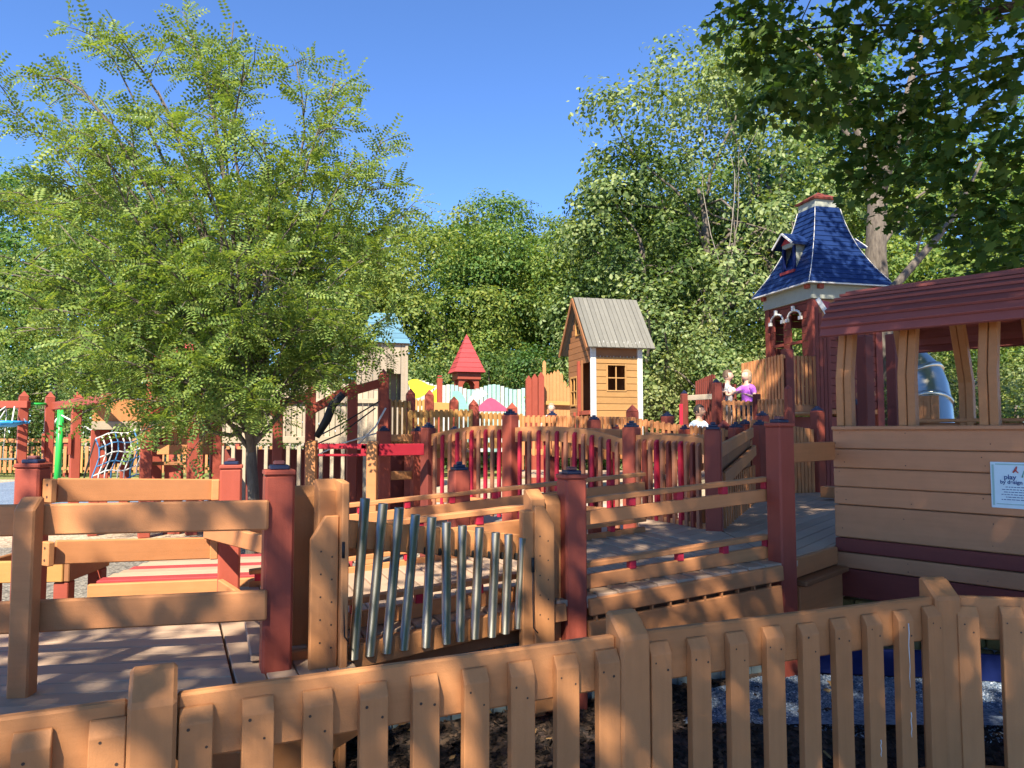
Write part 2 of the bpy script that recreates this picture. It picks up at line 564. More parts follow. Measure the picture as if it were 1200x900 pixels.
def pickets(parent, p0, p1, n, w, t, h, mats, top='flat', off=0.0, inset=0.5, bev=0.003, slant=0.05, jit=0.0, name='picket'):
    """n pickets from p0 to p1 (their feet), standing upright; off moves them across the line"""
    p0 = Vector(p0); p1 = Vector(p1)
    d = p1 - p0
    dh = Vector((d.x, d.y, 0)).normalized()
    q = []
    for i in range(n):
        f = (i + inset) / (n - 1 + 2 * inset) if n > 1 or inset else 0.5
        m = mats[i % len(mats)]
        M = frame(dh, (0, 0, 1), p0 + d * f + V(0, 0, rnd.uniform(-jit, jit))) @ Matrix.Translation((0, off, 0)) @ Matrix.Rotation(rnd.uniform(-1, 1) * jit * 0.8, 4, 'Y')
        q.append(link(name, picket_mesh(w, t, h, top, m, slant, bev), parent, M))
        q[-1].color = (0, 1, 1, 1)
    return q

def post(parent, x, y, z0, z1, mat, rz=0.0, w=0.14, cap='full', capmat=None, name='post'):
    p = box(name, parent, (x, y, (z0 + z1) / 2), (w, w, z1 - z0), mat, rz, bev=0.012 if w > 0.1 else 0.006)
    p.color = (0, 1, 1, 1)
    if cap == 'full':
        box('cap_collar', p, (x, y, z1 + 0.012), (w + 0.008, w + 0.008, 0.026), mat, rz, bev=0.006)
        box('cap_plate', p, (x, y, z1 + 0.036), (w * 0.66, w * 0.66, 0.024), CAPB, rz, bev=0.006)
        box('cap_knob', p, (x, y, z1 + 0.058), (w * 0.38, w * 0.38, 0.022), CAPR, rz, bev=0.006)
    elif cap == 'stack':
        box('cap_plate', p, (x, y, z1 + 0.012), (w * 0.8, w * 0.8, 0.024), CAPB, rz, bev=0.006)
        box('cap_tier', p, (x, y, z1 + 0.034), (w * 0.56, w * 0.56, 0.022), CAPB, rz, bev=0.006)
        box('cap_knob', p, (x, y, z1 + 0.056), (w * 0.30, w * 0.30, 0.024), CAPB, rz, bev=0.006)
    elif cap == 'point':
        s = w / 2
        me = raw_mesh('post_tip', [(-s, -s, 0), (s, -s, 0), (s, s, 0), (-s, s, 0), (0, 0, w * 0.7)],
                      [(0, 1, 4), (1, 2, 4), (2, 3, 4), (3, 0, 4)], mat)
        link('post_tip', me, p, Matrix.Translation((x, y, z1)) @ Matrix.Rotation(rz, 4, 'Z'))
    return p

def plank_deck(parent, polyg, d, z, mat, w=0.14, gap=0.006, t=0.04, slope=None, name='deck_plank'):
    """deck boards along direction d filling a convex outline; slope(x,y)->z"""
    d = Vector((d[0], d[1])).normalized()
    s = Vector((-d.y, d.x))
    P = [Vector(p) for p in polyg]
    lo = min(p.dot(s) for p in P); hi = max(p.dot(s) for p in P)
    if sum(P[i - 1].x * P[i].y - P[i].x * P[i - 1].y for i in range(len(P))) < 0:
        P = P[::-1]
    k = lo
    while k < hi:
        l0, l1 = min(p.dot(d) for p in P) - 1, max(p.dot(d) for p in P) + 1
        q = [d * l0 + s * (k + gap / 2), d * l1 + s * (k + gap / 2), d * l1 + s * (k + w - gap / 2), d * l0 + s * (k + w - gap / 2)]
        for i in range(len(P)):                          # clip the strip by each side of the outline
            A, B = P[i], P[(i + 1) % len(P)]
            n_ = Vector((-(B.y - A.y), B.x - A.x))
            out = []
            for m in range(len(q)):
                u, v = q[m], q[(m + 1) % len(q)]
                fu, fv = (u - A).dot(n_), (v - A).dot(n_)
                if fu >= 0:
                    out.append(u)
                if fu * fv < 0:
                    out.append(u + (v - u) * (fu / (fu - fv)))
            q = out
            if len(q) < 3:
                break
        k += w
        if len(q) < 3:
            continue
        c = sum(q, Vector((0, 0))) / len(q)
        ext = max(p.dot(d) for p in q) - min(p.dot(d) for p in q)
        if ext < 0.05:
            continue
        dz = rnd.uniform(-.0018, .0018)
        m = len(q)
        vv = [(p.x - c.x, p.y - c.y, dz) for p in q] + [(p.x - c.x, p.y - c.y, dz - t) for p in q]
        ff = [tuple(range(m)), tuple(range(2 * m - 1, m - 1, -1))] + [(i, i + m, (i + 1) % m + m, (i + 1) % m) for i in range(m)]
        bm = bmesh.new()
        bv = [bm.verts.new(x) for x in vv]
        for f in ff:
            bm.faces.new([bv[x] for x in f])
        bmesh.ops.recalc_face_normals(bm, faces=bm.faces[:])
        bmesh.ops.bevel(bm, geom=[e for e in bm.edges if abs(e.verts[0].co.z - dz) < 1e-5 and abs(e.verts[1].co.z - dz) < 1e-5], offset=0.004, segments=1, affect='EDGES')
        me = bpy.data.meshes.new(name)
        bm.to_mesh(me); bm.free(); me.materials.append(mat)
        link(name, me, parent, Matrix.Translation((c.x, c.y, z)))

# ------------------------------------------------------------------ foreground picket fence
fence = thing('picket_fence', 'low tan picket fence with slanted posts and wide top rail around the mulch bed', 'fence', (0.49, 3.2, 0))
scr = Screws()
for i, p in enumerate(FP):
    if i == 0:
        d = (FP[1] - FP[0])
    elif i in (3, 4):
        d = V(0.97, 0.12, 0)
    else:
        d = FP[i + 1] - FP[i]
    M = frame(d, (0, 0, 1), p)
    link('post', picket_mesh(0.142, 0.142, 1.155, 'slant', TAN, 0.085, 0.012), fence, M @ Matrix.Translation((0, 0, -0.28))).color = (0, 1, 1, 1)
for i in range(4):
    a, b = FP[i], FP[i + 1]
    u = (b - a).normalized()
    nrm = V(0, 0, 1).cross(u)            # away from the camera
    ra = a + u * 0.072; rb = b - u * (0.072 if i != 2 else 0.06)
    zc = 0.685
    board('top_rail', fence, ra + V(0, 0, zc), rb + V(0, 0, zc), 0.215, 0.042, TAN, bev=0.008)
    board('bottom_rail', fence, ra + V(0, 0, -0.13), rb + V(0, 0, -0.13), 0.14, 0.042, TAN, bev=0.008)
    n = 9
    ps = pickets(fence, ra + V(0, 0, -0.22), rb + V(0, 0, -0.22), n, 0.102, 0.04, 0.97, [TAN], 'slant', off=-0.0425, inset=0.28 if i < 3 else 0.2, slant=0.045, jit=0.004)
    for q in ps:
        Mq = W[q]
        for (lx, lz) in ((-0.025, 0.895), (0.025, 0.855)):
            c = Mq @ V(lx + rnd.uniform(-.009, .009), -0.02, lz + rnd.uniform(-.018, .018))
            scr.add(c, -nrm, rnd.uniform(0.004, 0.0058))
scr.build(fence)

# ------------------------------------------------------------------ left platform
AD = V(0.993, 0.118, 0).normalized()
plat = thing('deck_platform', 'dappled low deck with red corner posts and tan guard rails', 'deck', (-2.4, 3.8, 0))
scr = Screws()
DZ = 0.49
seam0, seam1 = V(-1.91, 4.85, 0), V(-1.20, 3.30, 0)
plank_deck(plat, [(-4.8, 2.45), (-1.05, 2.92), (-1.20, 3.30), (-1.91, 4.85), (-4.8, 4.5)], (AD.x, AD.y), DZ, DECK)
plank_deck(plat, [(-1.19, 3.31), (-0.72, 3.55), (-0.95, 4.35), (-1.62, 4.9), (-1.895, 4.85)], (0.42, -0.91), DZ, DECK)
for yb in (2.46, 3.5, 4.42):
    board('joist', plat, (-4.7, yb, DZ - 0.12), (-1.15, yb + 0.42, DZ - 0.12), 0.15, 0.04, TANB)
board('skirt_board', plat, (-4.8, 2.42, DZ - 0.14), (-1.0, 2.87, DZ - 0.14), 0.20, 0.035, TAN)
board('skirt_board', plat, (-1.0, 2.89, DZ - 0.14), (-0.70, 3.54, DZ - 0.14), 0.20, 0.035, TAN)
A0 = V(-3.9, 3.07, 0); A1 = at(315, 600, 3.60); A1.z = 0
for z0, z1 in ((1.242, 1.242), (0.80, 0.815)):
    p0 = A0 + V(0, 0, z0); p1 = A1 + V(0, 0, z1)
    board('guard_rail', plat, p0, p1, 0.142, 0.038, TANB, bev=0.008)
    nn = V(AD.y, -AD.x, 0)
    scr.add(p1 - AD * 0.045 + nn * 0.0195, nn, 0.011)
pm = at(34, 600, 3.33)
link('rail_post', picket_mesh(0.089, 0.089, 1.02, 'slant', TANB, 0.05, 0.008), plat, frame(AD, (0, 0, 1), V(pm.x, 3.33, 0.33)))
pa = at(326, 600, 3.70)
post(plat, pa.x, 3.70, 0.0, 1.43, RED, R(24), cap='full')
pb = at(37, 600, 4.40)
post(plat, pb.x, 4.40, 0.0, 1.43, RED, R(4), cap='full')
pc = at(270, 600, 5.06)
post(plat, pc.x, 5.06, 0.0, 1.39, RED, R(19), cap='full')
B0 = V(pb.x + 0.10, 4.42, 0); B1 = V(pc.x - 0.10, 5.02, 0)
for z, zr in ((1.295, 1.25), (0.93, 0.862)):
    board('guard_rail', plat, B0 + V(0.03, 0, z), B1 + V(0, 0, zr), 0.14, 0.038, TANB, bev=0.006)
    M = Matrix.Translation(B0 + V(0.02, -0.05, z)) @ Matrix.Rotation(R(-28), 4, 'Z')
    k = box('rail_bracket', plat, (0, 0, 0), (0.085, 0.04, 0.14), TAN, M=M)
    for dz in (-.035, .035):
        scr.add(M @ V(0.01, -0.02, dz), M.to_3x3() @ V(0, -1, 0), 0.009)
    box('rail_bracket', plat, B1 + V(0.02, -0.02, zr), (0.05, 0.06, 0.14), TAN, R(20))
board('guard_rail', plat, B1 + V(-0.02, -0.06, 0.985), V(pa.x - 0.1, 3.98, 1.03), 0.10, 0.038, TANB)
scr.add(B1 + V(0.09, -0.125, 0.985), V(-0.3, -1, 0), 0.009)
board('guard_rail', plat, V(pc.x - .02, 4.97, 0.62), V(pa.x - 0.05, 3.95, 0.62), 0.09, 0.038, TANB)
scr.build(plat)

# sunny low steps beyond the platform
steps = thing('step_deck', 'low red striped boardwalk beside the sunny gravel', 'boardwalk', (-2.6, 6.3, 0))
for j in range(7):
    y = 5.55 + j * 0.15
    board('deck_plank', steps, (-3.05, y, 0.53), (-1.35, y + 0.35, 0.53), 0.04, 0.142, PINK if j in (0, 3, 6) else DECK, bev=0.004)
board('edge_board', steps, (-3.07, 5.44, 0.47), (-1.45, 5.79, 0.47), 0.13, 0.045, TAN)
for x, y in ((-2.95, 5.7), (-1.55, 6.0), (-2.9, 6.4), (-1.5, 6.7)):
    box('leg', steps, (x, y, 0.235), (0.12, 0.12, 0.47), RED, R(12))
bx = thing('step_box', 'open tan timber step box on red legs beside the striped boardwalk', 'step', (-3.4, 5.4, 0))
M0 = Matrix.Translation((-3.46, 5.25, 0.10)) @ Matrix.Rotation(R(5), 4, 'Z')
def lb(name, c, s, m, par=bx):
    return box(name, par, None, s, m, M=M0 @ Matrix.Translation(c))
lb('front_board', (0.05, 0, 0.56), (0.52, 0.038, 0.15), YEL)  # sunlit front put in as a lighter colour than the sides
lb('side_board', (0.33, 0.30, 0.56), (0.038, 0.62, 0.15), BROWN)  # shade on the side put in as a darker brown
lb('side_board', (-0.23, 0.30, 0.56), (0.038, 0.56, 0.15), BROWN)
lb('back_board', (0.05, 0.6, 0.56), (0.6, 0.038, 0.15), YEL)
lb('tread', (0.05, 0.30, 0.50), (0.50, 0.55, 0.03), BROWN)
for x in (-.2, .29):
    for y in (.05, .55):
        lb('leg', (x, y, 0.19), (0.10, 0.10, 0.58), RED)
bx2 = thing('step_deck', 'low golden deck with crimson boards left of the step box', 'boardwalk', (-4.3, 5.4, 0))
for j in range(6):
    board('deck_plank', bx2, (-5.4, 5.15 + j * .15, 0.62), (-3.92, 5.20 + j * .15, 0.62), 0.04, 0.142, [YEL, PINK, DECK][j % 3], bev=0.004)
board('edge_board', bx2, (-5.4, 5.05, 0.54), (-3.92, 5.10, 0.54), 0.14, 0.04, YEL)
board('edge_board', bx2, (-5.4, 5.03, 0.36), (-3.92, 5.08, 0.36), 0.10, 0.04, YEL)
for x in (-5.2, -4.1):
    box('leg', bx2, (x, 5.3, 0.29), (0.12, 0.12, 0.58), RED)

# ------------------------------------------------------------------ pipe chimes
CL, CR = V(-0.935, 3.72, 0), V(0.13, 4.33, 0)
CU = (CR - CL).normalized(); CN = V(CU.y, -CU.x, 0)          # CN faces the camera
crz = math.atan2(CU.y, CU.x)
ch = thing('chime_panel', 'row of slanting steel pipe chimes hung in a tan timber frame', 'chimes', (CL + CR) / 2)
scr = Screws()
def gusset(side, p, ztop, zbot, w=0.135):
    # board with its outer top corner cut off
    h = ztop - zbot
    pts = [(-w / 2, 0), (w / 2, 0), (w / 2, h), (-w / 2 + 0.05 + 0.02, h), (-w / 2, h - 0.11)]
    if side > 0:
        pts = [(-x, z) for x, z in pts][::-1]
    o = link('gusset_board', poly_mesh(pts, 0.036, TAN, bev=0.004), ch, frame(CU, (0, 0, 1), p + V(0, 0, zbot)))
    o.color = (0, 1, 1, 1)
    for k in range(5):
        for lx in (-0.035 * side, 0.02 * side):
            scr.add(p + CU * lx + CN * 0.018 + V(0, 0, ztop - 0.17 - k * 0.11 - (0.03 if lx > 0 else 0)), CN, 0.005)
    return o
# left support
pl = CL + CU * 0.0
def tpost(c, w, t, z1, z0=0.0, sl=0.05, name='support_post'):
    o = link(name, picket_mesh(w, t, z1 - z0, 'slant', TAN, sl, 0.006), ch, frame(CU, (0, 0, 1), V(c.x, c.y, z0)))
    o.color = (0, 1, 1, 1)
    return o
g = at(379, 700, 3.70); gusset(-1, V(g.x, 3.70, 0), 1.225, 0.10)
g = at(383, 600, 3.80); tpost(V(g.x, 3.80, 0), 0.11, 0.09, 1.40)
g = at(400.5, 600, 3.76); tpost(V(g.x, 3.76, 0), 0.038, 0.14, 1.40, sl=0.01, name='side_board')
g = at(357, 600, 3.90); tpost(V(g.x, 3.90, 0), 0.125, 0.05, 1.36, name='wide_board')
# right support
g = at(637, 700, 4.30); gusset(1, V(g.x, 4.30, 0), 1.215, 0.06, 0.13)
g = at(617, 600, 4.27); tpost(V(g.x, 4.27, 0), 0.075, 0.05, 1.195, sl=0.008, name='side_board')
g = at(626, 600, 4.40); tpost(V(g.x, 4.40, 0), 0.10, 0.09, 1.30)
g = at(646, 600, 4.47); tpost(V(g.x, 4.47, 0), 0.11, 0.05, 1.265, name='wide_board')
b0 = at(402, 625.5, 3.79); b1 = at(612, 641, 4.33)
board('chime_bar', ch, b0, b1, 0.142, 0.038, TAN)
d0 = at(402, 772, 3.79); d1 = at(612, 724, 4.33)
board('lower_bar', ch, d0, d1, 0.12, 0.038, TAN)
tops = [(428, 584), (449, 590), (468, 595), (487, 603), (506, 606), (523, 612), (542, 616), (562, 618), (581, 624), (596, 626), (613, 630)]
bots = [(414, 772), (433, 768), (453, 765), (473, 761), (499, 758), (523, 754), (539, 751), (556, 748), (576, 746), (592, 742), (607, 736)]
for i, (a, b) in enumerate(zip(tops, bots)):
    f = (a[0] - 402) / 210
    Y = 3.79 + (4.33 - 3.79) * f - 0.075
    pa_ = at(a[0], a[1], Y); pb_ = at(b[0], b[1], Y)
    r = 0.0255
    n_ = 16
    ax = (pb_ - pa_).normalized()
    e1 = ax.orthogonal().normalized(); e2 = ax.cross(e1)
    vv, ff = [], []
    for (c, rr) in ((pb_, r), (pa_, r), (pa_, r - 0.004), (pa_ + ax * 0.12, r - 0.004)):
        for k in range(n_):
            t = 2 * math.pi * k / n_
            vv.append(c + (e1 * math.cos(t) + e2 * math.sin(t)) * rr)
    for s_ in range(3):
        for k in range(n_):
            k2 = (k + 1) % n_
            ff.append((s_ * n_ + k, s_ * n_ + k2, (s_ + 1) * n_ + k2, (s_ + 1) * n_ + k))
    ff.append(tuple(range(n_)))
    tb = link('chime_tube', raw_mesh('chime_tube', [v - pa_ for v in vv], ff, STEEL, False), ch, Matrix.Translation(pa_))
    me = tb.data
    sm = [True] * (3 * n_) + [False]
    me.polygons.foreach_set('use_smooth', sm)
    bar = b0 + (b1 - b0) * f
    hz = at(a[0] - 3, a[1] + 40 - 14 * f, Y)
    box('hanger', tb, V(hz.x - 0.03, hz.y + 0.03, bar.z - 0.045), (0.018, 0.05, 0.04), BLACK, crz)
for s_, (px, y0, y1, Y) in enumerate(((402.5, 642, 752, 3.70), (624.5, 660, 742, 4.22))):
    ps_ = [at(px, y0, Y), at(px, (y0 + y1) / 2, Y), at(px + (1 if s_ else 1), y1 - 6, Y), at(px + 6, y1, Y)]
    c_ = tube('mallet_cable', ch, [(ps_, [0.004] * 4)], BLACK, 6)
    tube('mallet', c_, [([ps_[0] + V(0, 0, 0.03), ps_[0] - V(0, 0, 0.05)], [0.009, 0.009])], BLACK, 8)
scr.build(ch)

# ------------------------------------------------------------------ near ramp
U = V(0.926, 0.378, 0).normalized(); NV = V(-U.y, U.x, 0)
Q0 = V(0.36, 4.5, 0)                        # foot of the near post
RZ = math.atan2(U.y, U.x)
SL = 0.068
ramp = thing('ramp', 'gently rising tan ramp with double rails and red spacer blocks', 'ramp', Q0)
def rp(t, s, z):                            # along, across, height above ramp surface at t=0
    return Q0 + U * t + NV * s + V(0, 0, z + SL * t)
t = -1.75
while t < 1.72:
    board('deck_plank', ramp, rp(t, -0.065, 0.64), rp(t, 1.62, 0.64), 0.04, 0.134, DECK, bev=0.004)
    t += 0.14
def double_rail(s, t0, t1, zt, sgn):
    for zz, hh, th in ((zt, 0.032, 0.07), (zt - 0.11, 0.085, 0.038), (zt - 0.395, 0.032, 0.07), (zt - 0.50, 0.085, 0.038)):
        board('rail', ramp, rp(t0, s, zz), rp(t1, s, zz), hh, th, TANB, bev=0.004)
    k = t0 + 0.06
    while k < t1:
        for zz in (zt - 0.042, zt - 0.437):
            c = rp(k, s, zz)
            box('spacer_block', ramp, c, (0.045, 0.05, 0.052), REDP, RZ, bev=0.003)
        k += 0.36
double_rail(0.095, 0.05, 1.56, 1.205, 1)
double_rail(0.095, -1.70, -0.05, 1.205, 1)
double_rail(1.60, -1.75, 1.52, 1.16, -1)
# fascia with a slotted ledge and skirting
board('fascia', ramp, rp(0.075, -0.075, 0.595), rp(1.53, -0.075, 0.595), 0.10, 0.036, TANB)
board('fascia', ramp, rp(-1.75, -0.075, 0.595), rp(-0.08, -0.075, 0.595), 0.10, 0.036, TANB)
board('skirt', ramp, rp(0.08, -0.065, 0.375), rp(1.53, -0.065, 0.375), 0.28, 0.036, TANB)
board('ledger', ramp, rp(-1.75, 0.03, 0.50), rp(1.5, 0.03, 0.50), 0.12, 0.03, BROWN)
k = 0.12
while k < 1.5:
    box('slot_spacer', ramp, rp(k, -0.070, 0.53), (0.012, 0.03, 0.03), TANB, RZ, bev=0)
    k += 0.13
for k in np.arange(-1.7, 1.5, 0.085):
    box('skirt_slat', ramp, rp(float(k), 0.10, 0) * 1.0 + V(0, 0, 0.22 - SL * float(k)), (0.078, 0.02, 0.44), GREYP, RZ, bev=0.004)
post(ramp, Q0.x, Q0.y - 0.0, 0.0, 1.36, RED, R(21), cap='full')
pf = Q0 + U * 1.60
post(ramp, pf.x, pf.y, 0.0, 1.675, RED, R(25), cap='full')
pd = at(537.5, 600, 5.92)
post(ramp, pd.x, 5.97, 0.0, 1.33, RED, R(28), cap='stack')
box('footing_strap', ramp, V(Q0.x - 0.04, Q0.y - 0.16, 0.19), (0.035, 0.01, 0.2), STEEL, R(20), bev=0.002)

# ------------------------------------------------------------------ main deck with curved red and tan picket fence
MDZ = 0.76
mdeck = thing('main_deck', 'broad raised deck with arched fence of alternating crimson and tan pickets', 'deck', (2.2, 7.0, 0))
plank_deck(mdeck, [(1.14, 6.62), (1.84, 5.14), (1.85, 6.70), (1.32, 7.95)], (0.6, 0.8), MDZ, DECK)
plank_deck(mdeck, [(1.86, 5.14), (2.50, 5.80), (3.75, 7.05), (5.5, 11.0), (3.4, 11.3), (1.87, 6.72)], (0.6, 0.8), MDZ, DECK)
for a, b in (((1.9, 5.3), (3.4, 6.7)), ((1.3, 7.0), (3.2, 10.8)), ((2.3, 6.5), (4.2, 10.5))):
    board('joist', mdeck, (*a, MDZ - 0.14), (*b, MDZ - 0.14), 0.18, 0.06, BROWN)
for x, y in ((1.9, 6.0), (2.6, 6.4), (3.0, 8), (3.4, 10), (4.6, 10)):
    box('leg', mdeck, (x, y, 0.35), (0.14, 0.14, 0.70), DRED)
# short rails between the tall ramp post and the train
s0 = V(pf.x + 0.10, pf.y + 0.09, 0); s1 = V(2.49, 5.77, 0)
board('guard_rail', mdeck, s0 + V(0, 0, 1.49), s1 + V(0, 0, 1.49), 0.14, 0.04, TANB)
board('kerb_rail', mdeck, s0 + V(0, 0, 0.69), s1 + V(0, 0, 0.69), 0.13, 0.04, TANB)
board('ledge', mdeck, s0 + V(0.02, -0.05, 0.60), s1 + V(0.02, -0.05, 0.60), 0.035, 0.12, BROWN)
board('skirt', mdeck, s0 + V(0.02, -0.03, 0.40), s1 + V(0.02, -0.03, 0.40), 0.36, 0.036, TANB)
# fence posts A..D
fA = at(502, 500, 9.6); fB = at(598, 500, 8.8); fC = at(740, 500, 7.75); fD = at(835.5, 500, 6.66)
post(mdeck, fA.x, 9.6, 0.0, 1.68, DRED, R(-43), w=0.15, cap='stack')
post(mdeck, fB.x, 8.8, 0.0, 1.83, RED, R(-42), w=0.15, cap='stack')
post(mdeck, fC.x, 7.75, 0.0, 1.68, RED, R(-40), w=0.15, cap='stack')
post(mdeck, fD.x, 6.66, 0.0, 1.655, RED, R(-20), w=0.145, cap='stack')

def arched_run(parent, a, b, za0, za1, rise, zfoot, n, rail_h, mats, w=0.04, bow=0.0, back=True):
    """fence bay: arched top rail made of one bent board, pickets on its near side, crimson ones behind"""
    a = Vector((a[0], a[1], 0)); b = Vector((b[0], b[1], 0))
    d = b - a
    dh = d.normalized(); nr = V(0, 0, 1).cross(dh)
    def pos(f):
        return a + d * f + nr * (bow * 4 * f * (1 - f))
    def zt(f):
        return za0 + (za1 - za0) * f + rise * 4 * f * (1 - f)
    ns = 14
    vv, ff = [], []
    for i in range(ns + 1):
        f = i / ns
        p = pos(f); z = zt(f)
        for (o_, zz) in ((-0.02, z), (0.02, z), (0.02, z - rail_h), (-0.02, z - rail_h)):
            vv.append(p + nr * o_ + V(0, 0, zz))
    for i in range(ns):
        for k in range(4):
            k2 = (k + 1) % 4
            ff.append((i * 4 + k, i * 4 + k2, i * 4 + 4 + k2, i * 4 + 4 + k))
    ff += [(3, 2, 1, 0), tuple(ns * 4 + k for k in range(4))]
    o = a + V(0, 0, za0)
    link('top_rail', raw_mesh('top_rail', [v - o for v in vv], ff, TANB), parent, Matrix.Translation(o))
    for i in range(n):
        f = (i + 0.6) / (n + 0.2)
        p = pos(f) - nr * 0.042
        h = zt(f) - 0.045 - zfoot
        link('picket', picket_mesh(w, 0.038, h, 'slant', mats[i % len(mats)], 0.03, 0.003), parent, frame(dh, (0, 0, 1), V(p.x, p.y, zfoot)))
        if back and i % 2 == 0:
            p = pos(f + 0.3 / n) + nr * 0.042
            link('picket', picket_mesh(w, 0.038, h - 0.03, 'slant', REDP if i % 4 else DRED, 0.03, 0.003), parent, frame(dh, (0, 0, 1), V(p.x, p.y, zfoot)))
    board('bottom_rail', parent, a + V(0, 0, zfoot + 0.16), b + V(0, 0, zfoot + 0.16), 0.09, 0.036, TANB)

arched_run(mdeck, (fA.x + .06, 9.55), (fB.x - .06, 8.85), 1.60, 1.70, 0.04, 0.62, 10, 0.15, [PICK, REDP], bow=0.05, back=False)
arched_run(mdeck, (fB.x + .07, 8.74), (fC.x - .07, 7.82), 1.68, 1.555, 0.06, 0.62, 12, 0.17, [REDP, PICK], bow=0.10)
arched_run(mdeck, (fC.x + .05, 7.68), (fD.x - .05, 6.74), 1.60, 1.575, 0.01, 0.60, 11, 0.15, [PICK, DRED, PICK, REDP], bow=0.03)
# rail climbing away from post D
e0 = V(fD.x + 0.08, 6.74, 0); e1 = at(881, 500, 9.2); e1.z = 0
board('hand_rail', mdeck, e0 + V(0, 0, 1.46), e1 + V(0, 0, 1.62), 0.12, 0.04, TANB)
board('hand_rail', mdeck, e0 + V(0.03, 0, 1.20), e1 + V(0.03, 0, 1.40), 0.13, 0.04, TANB)
board('side_panel', mdeck, e0 + V(-0.04, 0, 1.18), e1 + V(-0.04, 0, 1.36), 0.40, 0.03, BROWN)
pickets(mdeck, e0 + V(0.02, 0.0, 0.72), e1 + V(0.02, 0, 0.72), 16, 0.05, 0.035, 0.5, [TANB], bev=0.003)

# ------------------------------------------------------------------ train
TD = V(0.685, -0.729, 0).normalized(); TN = V(0.729, 0.685, 0).normalized()     # along, inwards
T0 = V(2.515, 5.80, 0)
trz = math.atan2(TD.y, TD.x)
train = thing('play_train_car', 'tan slatted play train car with arched ribs under a dark red barrel roof', 'play train', T0)
def tp(l, w, z):
    return T0 + TD * l + TN * w + V(0, 0, z)
TLEN = 3.6; TW = 1.55
rows = [(1.655, 1.508, TRAINB), (1.502, 1.362, TRAINB), (1.356, 1.218, TRAINB), (1.212, 1.082, TRAINB), (1.074, 0.832, TRAINB), (0.824, 0.722, DRED), (0.714, 0.602, TRAINB), (0.594, 0.385, DRED)]
for z1, z0, m in rows:
    board('wall_board', train, tp(0, 0, (z0 + z1) / 2), tp(TLEN, 0, (z0 + z1) / 2), z1 - z0, 0.04, m, bev=0.006)
    board('wall_board', train, tp(0, TW, (z0 + z1) / 2 + 0.06), tp(TLEN, TW, (z0 + z1) / 2 + 0.06), z1 - z0, 0.04, m, bev=0.006)
board('gap_backing', train, tp(0.01, 0.035, 1.02), tp(TLEN, 0.035, 1.02), 1.25, 0.02, BROWN)  # added dark backing, keeps light from showing through the board gaps
board('sill', train, tp(0.0, 0.05, 1.665), tp(TLEN, 0.05, 1.672), 0.03, 0.19, TRAINB)
board('inner_sill', train, tp(0.0, TW - 0.04, 1.735), tp(TLEN, TW - 0.04, 1.735), 0.03, 0.16, TANB)
scr = Screws()
for z1, z0, m in rows:
    for l in (0.06, 0.53, 1.05, 1.78, 2.43):
        for q in (0.25, 0.75):
            if rnd.random() < 0.6:
                scr.add(tp(l + rnd.uniform(-.04, .04), -0.02, z0 + (z1 - z0) * (q + rnd.uniform(-.08, .08))), -TN, rnd.uniform(0.003, 0.005))
scr.build(train)
for l in (0.02, TLEN):
    for j in range(7):
        z = 0.5 + j * 0.165
        if l > 1:
            board('end_board', train, tp(l, 0.03, z), tp(l, TW - 0.03, z), 0.158, 0.036, TANB)
for k in range(10):
    board('floor_board', train, tp(0.05, 0.10 + k * 0.15, 0.78), tp(TLEN - 0.05, 0.10 + k * 0.15, 0.78), 0.035, 0.142, DECK)
def rib(l, far):
    """two-ply bent rib: upright leg, elbow, leaning top"""
    sg = -1 if far else 1
    wbase = TW if far else 0.0
    for ply in (0, 1):
        off = ply * 0.058
        pts0 = [(0.0, 1.68 if ply == 0 else 1.66), (0.0, 2.06), (0.10, 2.50 if not far else 2.62)]
        nm = 'rib_ply'
        th = 0.085
        vv, ff = [], []
        for (w, z) in pts0:
            for a_, b_ in ((-0.027, -th / 2), (0.027, -th / 2), (0.027, th / 2), (-0.027, th / 2)):
                vv.append(tp(l + off + a_, wbase + sg * (w * (2.2 if far else 1) + 0.06 + b_ + 0.012 * ply), z))
        for i in range(2):
            for k in range(4):
                k2 = (k + 1) % 4
                ff.append((i * 4 + k, i * 4 + k2, i * 4 + 4 + k2, i * 4 + 4 + k))
        ff += [(3, 2, 1, 0), (8, 9, 10, 11)]
        o = vv[0].copy()
        bm = bmesh.new()
        bv = [bm.verts.new(v - o) for v in vv]
        for f in ff:
            bm.faces.new([bv[i] for i in f])
        bmesh.ops.recalc_face_normals(bm, faces=bm.faces[:])
        bmesh.ops.bevel(bm, geom=[e for e in bm.edges if len(e.link_faces) == 2 and e.calc_face_angle(0) > 0.6], offset=0.006, segments=1, affect='EDGES')
        me = bpy.data.meshes.new(nm)
        bm.to_mesh(me); bm.free(); me.materials.append(TAN)
        link(nm, me, train, Matrix.Translation(o))
for l in (0.045, 0.50, 1.02, 1.75, 2.4):
    rib(l, False)
    rib(l, True)
